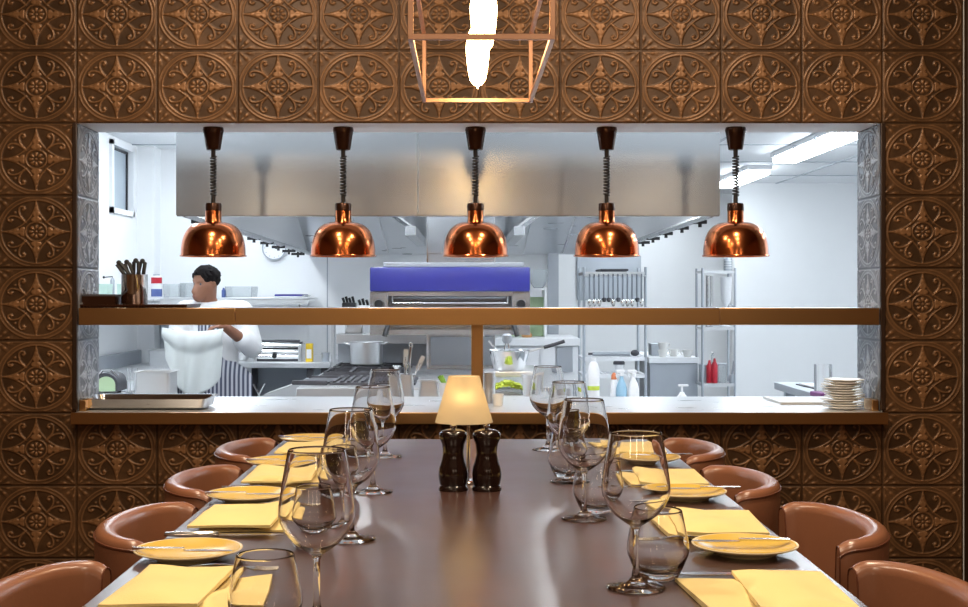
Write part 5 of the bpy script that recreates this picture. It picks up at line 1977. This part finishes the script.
pos = ['at the bottom of the stack', 'second from the bottom of the stack', 'third from the bottom of the stack', 'fourth from the bottom of the stack', 'fifth from the bottom of the stack', 'sixth from the bottom of the stack',
       'seventh from the bottom of the stack', 'eighth from the bottom of the stack', 'ninth from the bottom of the stack', 'third from the top of the stack', 'second from the top of the stack', 'on the very top of the stack']
src = None
for k in range(12):
    o = stack_plate() if src is None else src.copy()
    if src is None:
        src = o
    else:
        COL.objects.link(o)
    o.location = (PX(842.5, pd_) + rng.uniform(-0.008, 0.008), pd_ + rng.uniform(-0.004, 0.004), z)
    tag(o, 'small white plate on the pass counter, ' + pos[k], 'plate', 'stacked white plates on the pass')
    z += 0.0084
# white board lying on the pass
b = B()
d = 4.6
b.prism([(PX(763, 4.85), 4.85), (PX(781, 4.60), 4.60), (PX(828, 4.60), 4.60), (PX(828, 4.86), 4.86)], CT, CT + 0.008, 'z')
o = b.done('serving_board', 'white')
tag(o, 'thin white serving board lying left of the plate stack', 'board')
x = PX(867, 4.55)
o = B().box(-0.016, 0.018, -0.05, 0.05, 0, 0.038, 0.004).done('steel_block', 'steel', None, (x, 4.56, CT))
tag(o, 'small steel block between the plate stack and the tiled reveal', 'block')

# on the serving shelf at the left: wire mat, tray, tool cup
ST = SZ1
dm = WY + 0.05
t = thing('drip_mat', 'long dark slotted drip mat on the left end of the serving shelf', 'mat', (0, dm, ST))
a0, a1 = PX(81.5, dm), PX(189, dm)
B().box(a0, a1, -0.03, 0.20, 0.006, 0.012).done('mat', 'brown_metal', t)
b = B()
n = 34
for k in range(n):
    x = a0 + (a1 - a0) * (k + 0.5) / n
    b.box(x - 0.003, x + 0.003, -0.028, 0.198, 0, 0.0062)
o = b.done('ribs', 'brown_metal', t)
o['kind'] = 'stuff'
MT = ST + 0.0122
t = thing('dark_tray', 'low dark rectangular tray on the drip mat beside the tool cup', 'tray', (0, dm + 0.06, MT))
a0, a1 = PX(82, dm + 0.06), PX(119.5, dm + 0.06)
hh = PZ(295.5, dm) - MT
b = B()
b.box(a0, a1, -0.06, 0.06, 0, 0.004)
b.box(a0, a1, -0.06, -0.056, 0.004, hh)
b.box(a0, a1, 0.056, 0.06, 0.004, hh)
b.box(a0, a0 + 0.004, -0.056, 0.056, 0.004, hh)
b.box(a1 - 0.004, a1, -0.056, 0.056, 0.004, hh)
b.done('tray', 'brown_metal', t)
b = B()
b.tube([(a0, -0.058, hh), (a1, -0.058, hh), (a1, 0.058, hh), (a0, 0.058, hh)], 0.004, 6, closed=True)
b.done('rim', 'iron', t)
dc = dm + 0.07
cx = PX(134.5, dc)
hc = PZ(274.5, dc) - MT
o = B().lathe([(0, 0), (0.043, 0), (0.0445, 0.002), (0.0445, hc - 0.002), (0.0452, hc), (0.0435, hc), (0.043, 0.004), (0, 0.003)], n=40).done('tool_cup', 'polished', None, (cx, dc, MT))
tag(o, 'shiny steel cylinder holding tools on the serving shelf', 'cup')
tl_ = [(-0.024, -0.052, 0.043, 'curved black tweezer handles poking out farthest left of the tool cup'),
       (-0.012, -0.026, 0.046, 'black handle poking out second from left of the tool cup'),
       (0.004, 0.004, 0.052, 'black handle standing upright in the middle of the tool cup'),
       (0.018, 0.026, 0.050, 'black looped handle poking out of the right of the tool cup')]
for k, (bx_, tx_, th_, lab) in enumerate(tl_):
    t = thing('kitchen_tongs', lab, 'tongs', (cx, dc, MT), 0, 'tools in the steel cup')
    bb_ = B()
    base = Vector((bx_ * 0.3, 0.004 * k - 0.006, 0.006))
    mid = Vector((bx_, 0.004 * k - 0.006, hc - 0.002))
    tp = Vector((tx_, 0.004 * k - 0.006, hc + th_ * 0.8))
    w2 = Vector((0.008, 0, 0))
    bb_.tube([base, mid - w2, tp - w2 * 0.8, tp + Vector((0, 0, 0.005)), tp + w2 * 1.1, mid + w2 * 1.3 , base + Vector((0.004, 0, 0))], 0.0068, 8)
    bb_.done('grip', 'black', t)
    B().ball(tp + Vector((0, 0, 0.006)), 0.009, 10).done('hinge', 'black', t)

# brass end blocks of the pass
for x0_, x1_, lab in ((X0 + 0.008, X0 + 0.030, 'small brass end block at the left reveal beside the sheet pan'), (XR - 0.030, XR - 0.008, 'small brass end block at the right reveal beside the plates')):
    o = B().box(-(x1_ - x0_) / 2, (x1_ - x0_) / 2, 0, 0.09, 0, 0.037, 0.002).done('end_block', 'brass', None, ((x0_ + x1_) / 2, WY + 0.002, CT))
    tag(o, lab, 'end block')

# ------------------------------------------------------------------ the chef


def skin(name, verts, edges, radii, m, parent, post=None, voxel=0.006, smooth=3):
    """one continuous surface grown round a jointed skeleton: tapered limbs blended by a voxel remesh"""
    bm = bmesh.new()
    R2 = [(r if isinstance(r, tuple) else (r, r)) for r in radii]
    ico = bmesh.new()
    bmesh.ops.create_icosphere(ico, subdivisions=2, radius=1.0)
    iv = [v.co.copy() for v in ico.verts]
    ifc = [[v.index for v in f.verts] for f in ico.faces]
    ico.free()
    for a, c in edges:
        pa, pb = Vector(verts[a]), Vector(verts[c])
        (ax, ay), (bx, by) = R2[a], R2[c]
        n = max(2, int((pb - pa).length / (0.28 * min(ax, ay, bx, by))) + 1)
        for k in range(n + 1):
            u = k / n
            p = pa.lerp(pb, u)
            rx, ry = ax + (bx - ax) * u, ay + (by - ay) * u
            rz = min(rx, ry)
            vs = [bm.verts.new((p.x + q.x * rx, p.y + q.y * ry, p.z + q.z * rz)) for q in iv]
            for f in ifc:
                bm.faces.new([vs[q] for q in f])
    me = bpy.data.meshes.new(name + '_cage')
    bm.to_mesh(me)
    bm.free()
    o = bpy.data.objects.new(name + '_cage', me)
    COL.objects.link(o)
    md = o.modifiers.new('remesh', 'REMESH')
    md.mode = 'VOXEL'
    md.voxel_size = voxel
    sm = o.modifiers.new('smooth', 'SMOOTH')
    sm.factor = 0.5
    sm.iterations = smooth
    dg = bpy.context.evaluated_depsgraph_get()
    nm = bpy.data.meshes.new_from_object(o.evaluated_get(dg))
    bpy.data.objects.remove(o)
    bpy.data.meshes.remove(me)
    nm.name = name
    nm.materials.clear()
    nm.materials.append(M[m])
    for p in nm.polygons:
        p.use_smooth = True
        p.material_index = 0
    if post:
        post(nm)
    r = bpy.data.objects.new(name, nm)
    r.parent = parent
    COL.objects.link(r)
    return r


CD = 7.7
chef = thing('person', 'chef in white jacket and striped apron, looking down at a white cloth', 'person', (PX(210, CD), CD, KZ))
ox = PX(210, CD)


def cp(px, py, dy=0.0):
    return Vector((PX(px, CD + dy) - ox, dy, PZ(py, CD + dy) - KZ))


hc_ = cp(204, 284, -0.04)
neck = cp(208.5, 301.5, -0.015)
chest = cp(212, 336, 0.0)
waist = Vector((0.015, 0.02, 0.86))
pelvis = Vector((0.012, 0.02, 0.74))
shL, shR = cp(187, 314, -0.01), cp(240, 314, 0.02)
elL, elR = cp(176, 341, -0.06), cp(252, 347, -0.03)
haL, haR = cp(172, 333, -0.30), cp(224, 326, -0.28)
V_ = [pelvis, waist, chest, cp(211, 314, 0), neck, hc_ + Vector((0.006, 0.004, -0.01)), hc_ + Vector((0.008, 0.014, 0.025)), hc_ + Vector((-0.024, -0.036, -0.072)),
      shL, elL, haL, shR, elR, haR,
      Vector((-0.09, 0.02, 0.70)), Vector((-0.10, 0.0, 0.42)), Vector((-0.105, 0.03, 0.06)), Vector((-0.11, -0.11, 0.03)),
      Vector((0.11, 0.02, 0.70)), Vector((0.115, 0.0, 0.42)), Vector((0.12, 0.03, 0.06)), Vector((0.125, -0.11, 0.03))]
E_ = [(0, 1), (1, 2), (2, 3), (3, 4), (4, 5), (5, 6), (5, 7), (3, 8), (8, 9), (9, 10), (3, 11), (11, 12), (12, 13), (0, 14), (14, 15), (15, 16), (16, 17), (0, 18), (18, 19), (19, 20), (20, 21)]
R_ = [(0.14, 0.10), (0.125, 0.09), (0.145, 0.10), (0.11, 0.075), 0.047, (0.070, 0.080), (0.076, 0.086), 0.036, 0.062, 0.044, 0.026, 0.062, 0.044, 0.026, 0.085, 0.055, 0.040, 0.030, 0.085, 0.055, 0.040, 0.030]
# fingers: five short chains rooted in each palm
for hidx, hp, dirv in ((10, haL, Vector((0.02, -0.06, -0.01))), (13, haR, Vector((-0.07, -0.03, 0.0)))):
    side = dirv.cross(Vector((0, 0, 1))).normalized()
    dn = dirv.normalized()
    for k in range(4):
        ln = (0.062, 0.072, 0.068, 0.054)[k]
        a = hp + dn * 0.035 + side * (0.018 * (k - 1.5))
        i0 = len(V_)
        V_ += [a, a + dn * ln * 0.55 + Vector((0, 0, -0.008)), a + dn * ln * 0.85 + Vector((0, 0, -0.03))]
        R_ += [0.0095, 0.0085, 0.0075]
        E_ += [(hidx, i0), (i0, i0 + 1), (i0 + 1, i0 + 2)]
    i0 = len(V_)
    a = hp + side * 0.03 + dn * 0.005
    V_ += [a, a + side * 0.02 + dn * 0.03 + Vector((0, 0, 0.004))]
    R_ += [0.011, 0.009]
    E_ += [(hidx, i0), (i0, i0 + 1)]


def face(me):
    """nose, brow, chin and ears drawn out of the head; the face looks to the left and down"""
    fw = Vector((-0.55, -0.78, -0.30)).normalized()
    up = Vector((0, 0, 1))
    up = (up - fw * up.dot(fw)).normalized()
    rt_ = fw.cross(up)
    for v in me.vertices:
        r = v.co - hc_
        if r.length > 0.14:
            continue
        a, u, s = r.dot(fw), r.dot(up), r.dot(rt_)
        if a > 0.03:
            nose = math.exp(-((u + 0.016) / 0.018) ** 2 - (s / 0.011) ** 2) + 0.55 * math.exp(-((u - 0.004) / 0.016) ** 2 - (s / 0.008) ** 2)
            eye = math.exp(-((u - 0.016) / 0.010) ** 2 - ((abs(s) - 0.030) / 0.013) ** 2)
            brow = math.exp(-((u - 0.034) / 0.008) ** 2 - ((abs(s) - 0.028) / 0.020) ** 2)
            lip = math.exp(-((u + 0.048) / 0.008) ** 2 - (s / 0.024) ** 2)
            v.co += fw * (0.024 * nose - 0.007 * eye + 0.005 * brow + 0.006 * lip)
        ear = math.exp(-((u + 0.004) / 0.020) ** 2 - ((a + 0.008) / 0.012) ** 2)
        if abs(s) > 0.045:
            v.co += rt_ * math.copysign(0.018 * ear, s)


bod = skin('body', V_, E_, R_, 'skin', chef, post=face)
from mathutils.bvhtree import BVHTree
bvh = BVHTree.FromPolygons([v.co for v in bod.data.vertices], [p.vertices[:] for p in bod.data.polygons])
# eyes and lips are small, set into the head
fw = Vector((-0.55, -0.78, -0.30)).normalized()
up = (Vector((0, 0, 1)) - fw * Vector((0, 0, 1)).dot(fw)).normalized()
rt_ = fw.cross(up)
for s in (-1, 1):
    hit = bvh.ray_cast(hc_ + fw * 0.3 + up * 0.014 + rt_ * s * 0.030, -fw)[0]
    if hit is not None:
        B().ball(hit - fw * 0.006, 0.0095, 12).done('eye', 'iron', chef)
hit = bvh.ray_cast(hc_ + fw * 0.3 - up * 0.050, -fw)[0]
if hit is not None:
    B().ball(hit - fw * 0.009, 0.012, 12, (1.2, 1.2, 0.45)).done('mouth', mat('lips', lin(120, 66, 58), 0.5, noise=0.05), chef)
# hair cap: shell over the top and the back of the head with short tufts
b = B()
rng = random.Random(2)
t_ = bmesh.new()
bmesh.ops.create_icosphere(t_, subdivisions=4, radius=1.0)
for v in t_.verts:
    n = v.co.copy()
    k = 1 + 0.06 * math.sin(n.x * 23 + n.z * 17) * math.sin(n.y * 19 + 4) + rng.uniform(-0.03, 0.05)
    v.co = hc_ + Vector((0.012, 0.018, 0.040)) + Vector((n.x * 0.080 * k, n.y * 0.092 * k, n.z * 0.072 * k))
dele = [v for v in t_.verts if ((v.co - hc_).dot(fw) > 0.045 and (v.co - hc_).dot(up) < 0.060) or (v.co - hc_).z < -0.015]
bmesh.ops.delete(t_, geom=dele, context='VERTS')
b.merge(t_)
b.done('hair', 'hair', chef)
# jacket: torso and sleeves to the elbows
JV = [waist + Vector((0, 0, -0.08)), waist + Vector((0, 0, 0.02)), chest, cp(211, 316, 0), cp(209, 309, -0.006), shL + Vector((-0.004, 0, 0.004)), elL, elL + (haL - elL) * 0.35, shR + Vector((0.004, 0, 0.004)), elR, elR + (haR - elR) * 0.35]
JE = [(0, 1), (1, 2), (2, 3), (3, 4), (3, 5), (5, 6), (6, 7), (3, 8), (8, 9), (9, 10)]
JR = [(0.165, 0.125), (0.155, 0.118), (0.165, 0.122), (0.135, 0.100), 0.075, 0.082, 0.066, 0.062, 0.082, 0.068, 0.062]
skin('jacket', JV, JE, JR, 'cloth', chef, voxel=0.009, smooth=6)
b = B()
b.tube([cp(209, 304.5, -0.010) + Vector((0.058 * math.cos(a), 0.056 * math.sin(a), 0.010 * math.sin(a))) for a in [2 * PI * i / 20 for i in range(20)]], 0.013, 8, closed=True)
b.done('collar', 'cloth', chef)
TV = [pelvis + Vector((0, 0, 0.06)), Vector((-0.09, 0.02, 0.68)), Vector((-0.10, 0.0, 0.42)), Vector((-0.105, 0.03, 0.08)), Vector((0.11, 0.02, 0.68)), Vector((0.115, 0.0, 0.42)), Vector((0.12, 0.03, 0.08))]
TE = [(0, 1), (1, 2), (2, 3), (0, 4), (4, 5), (5, 6)]
skin('trousers', TV, TE, [(0.16, 0.12), 0.105, 0.078, 0.062, 0.105, 0.078, 0.062], 'iron', chef, voxel=0.010, smooth=6)
for x in (-0.108, 0.122):
    B().box(x - 0.05, x + 0.05, -0.17, 0.10, 0.0, 0.075, 0.025, 3).done('shoe', 'black', chef)


def apron(u, v):
    z = 0.42 + (PZ(312, CD) - KZ - 0.42) * v
    up_ = max(0, min(1, (v - 0.60) / 0.12))
    hwid = 0.235 * (1 - up_) + 0.095 * up_
    a = (u - 0.5) * 2
    curve = 0.17 * a * a * (1 - 0.5 * up_)
    front = -0.145 - 0.012 * math.sin(a * 7) * (1 - v)
    if v > 0.75:
        front += (v - 0.75) * 0.06
    return Vector((0.012 + a * hwid, front + curve, z))


b = B()
b.grid(apron, 28, 24, 0.006)
b.done('apron', 'apron', chef)

# the white cloth the chef holds
c0, c1 = cp(163, 330, -0.36), cp(224, 331, -0.34)


def clothf(u, v):
    tpt = c0 + (c1 - c0) * u
    sag = 0.045 * math.sin(PI * u) * (0.4 + 0.6 * v)
    drop = 0.33 * v * (0.82 + 0.20 * math.sin(PI * u)) * (1 - 0.35 * max(0, 0.2 - u) / 0.2)
    fold = 0.016 * math.sin(u * 19 + v * 2.0) * (0.35 + 0.65 * v)
    xin = 0.02 * (0.5 - u) * v * 2
    return Vector((tpt.x + xin + 0.012 * v * math.sin(u * 9), tpt.y - 0.03 * math.sin(PI * min(1, v * 3)) * (v < 0.33) - 0.02 + fold - 0.01 * v, tpt.z + 0.012 - sag - drop))


b = B()
b.grid(clothf, 40, 26, 0.004)
o = b.done('white_cloth', 'greycloth', None, (ox, CD, KZ), ang=180)
tag(o, 'white cloth held up and draped from the chef\'s hands', 'cloth')
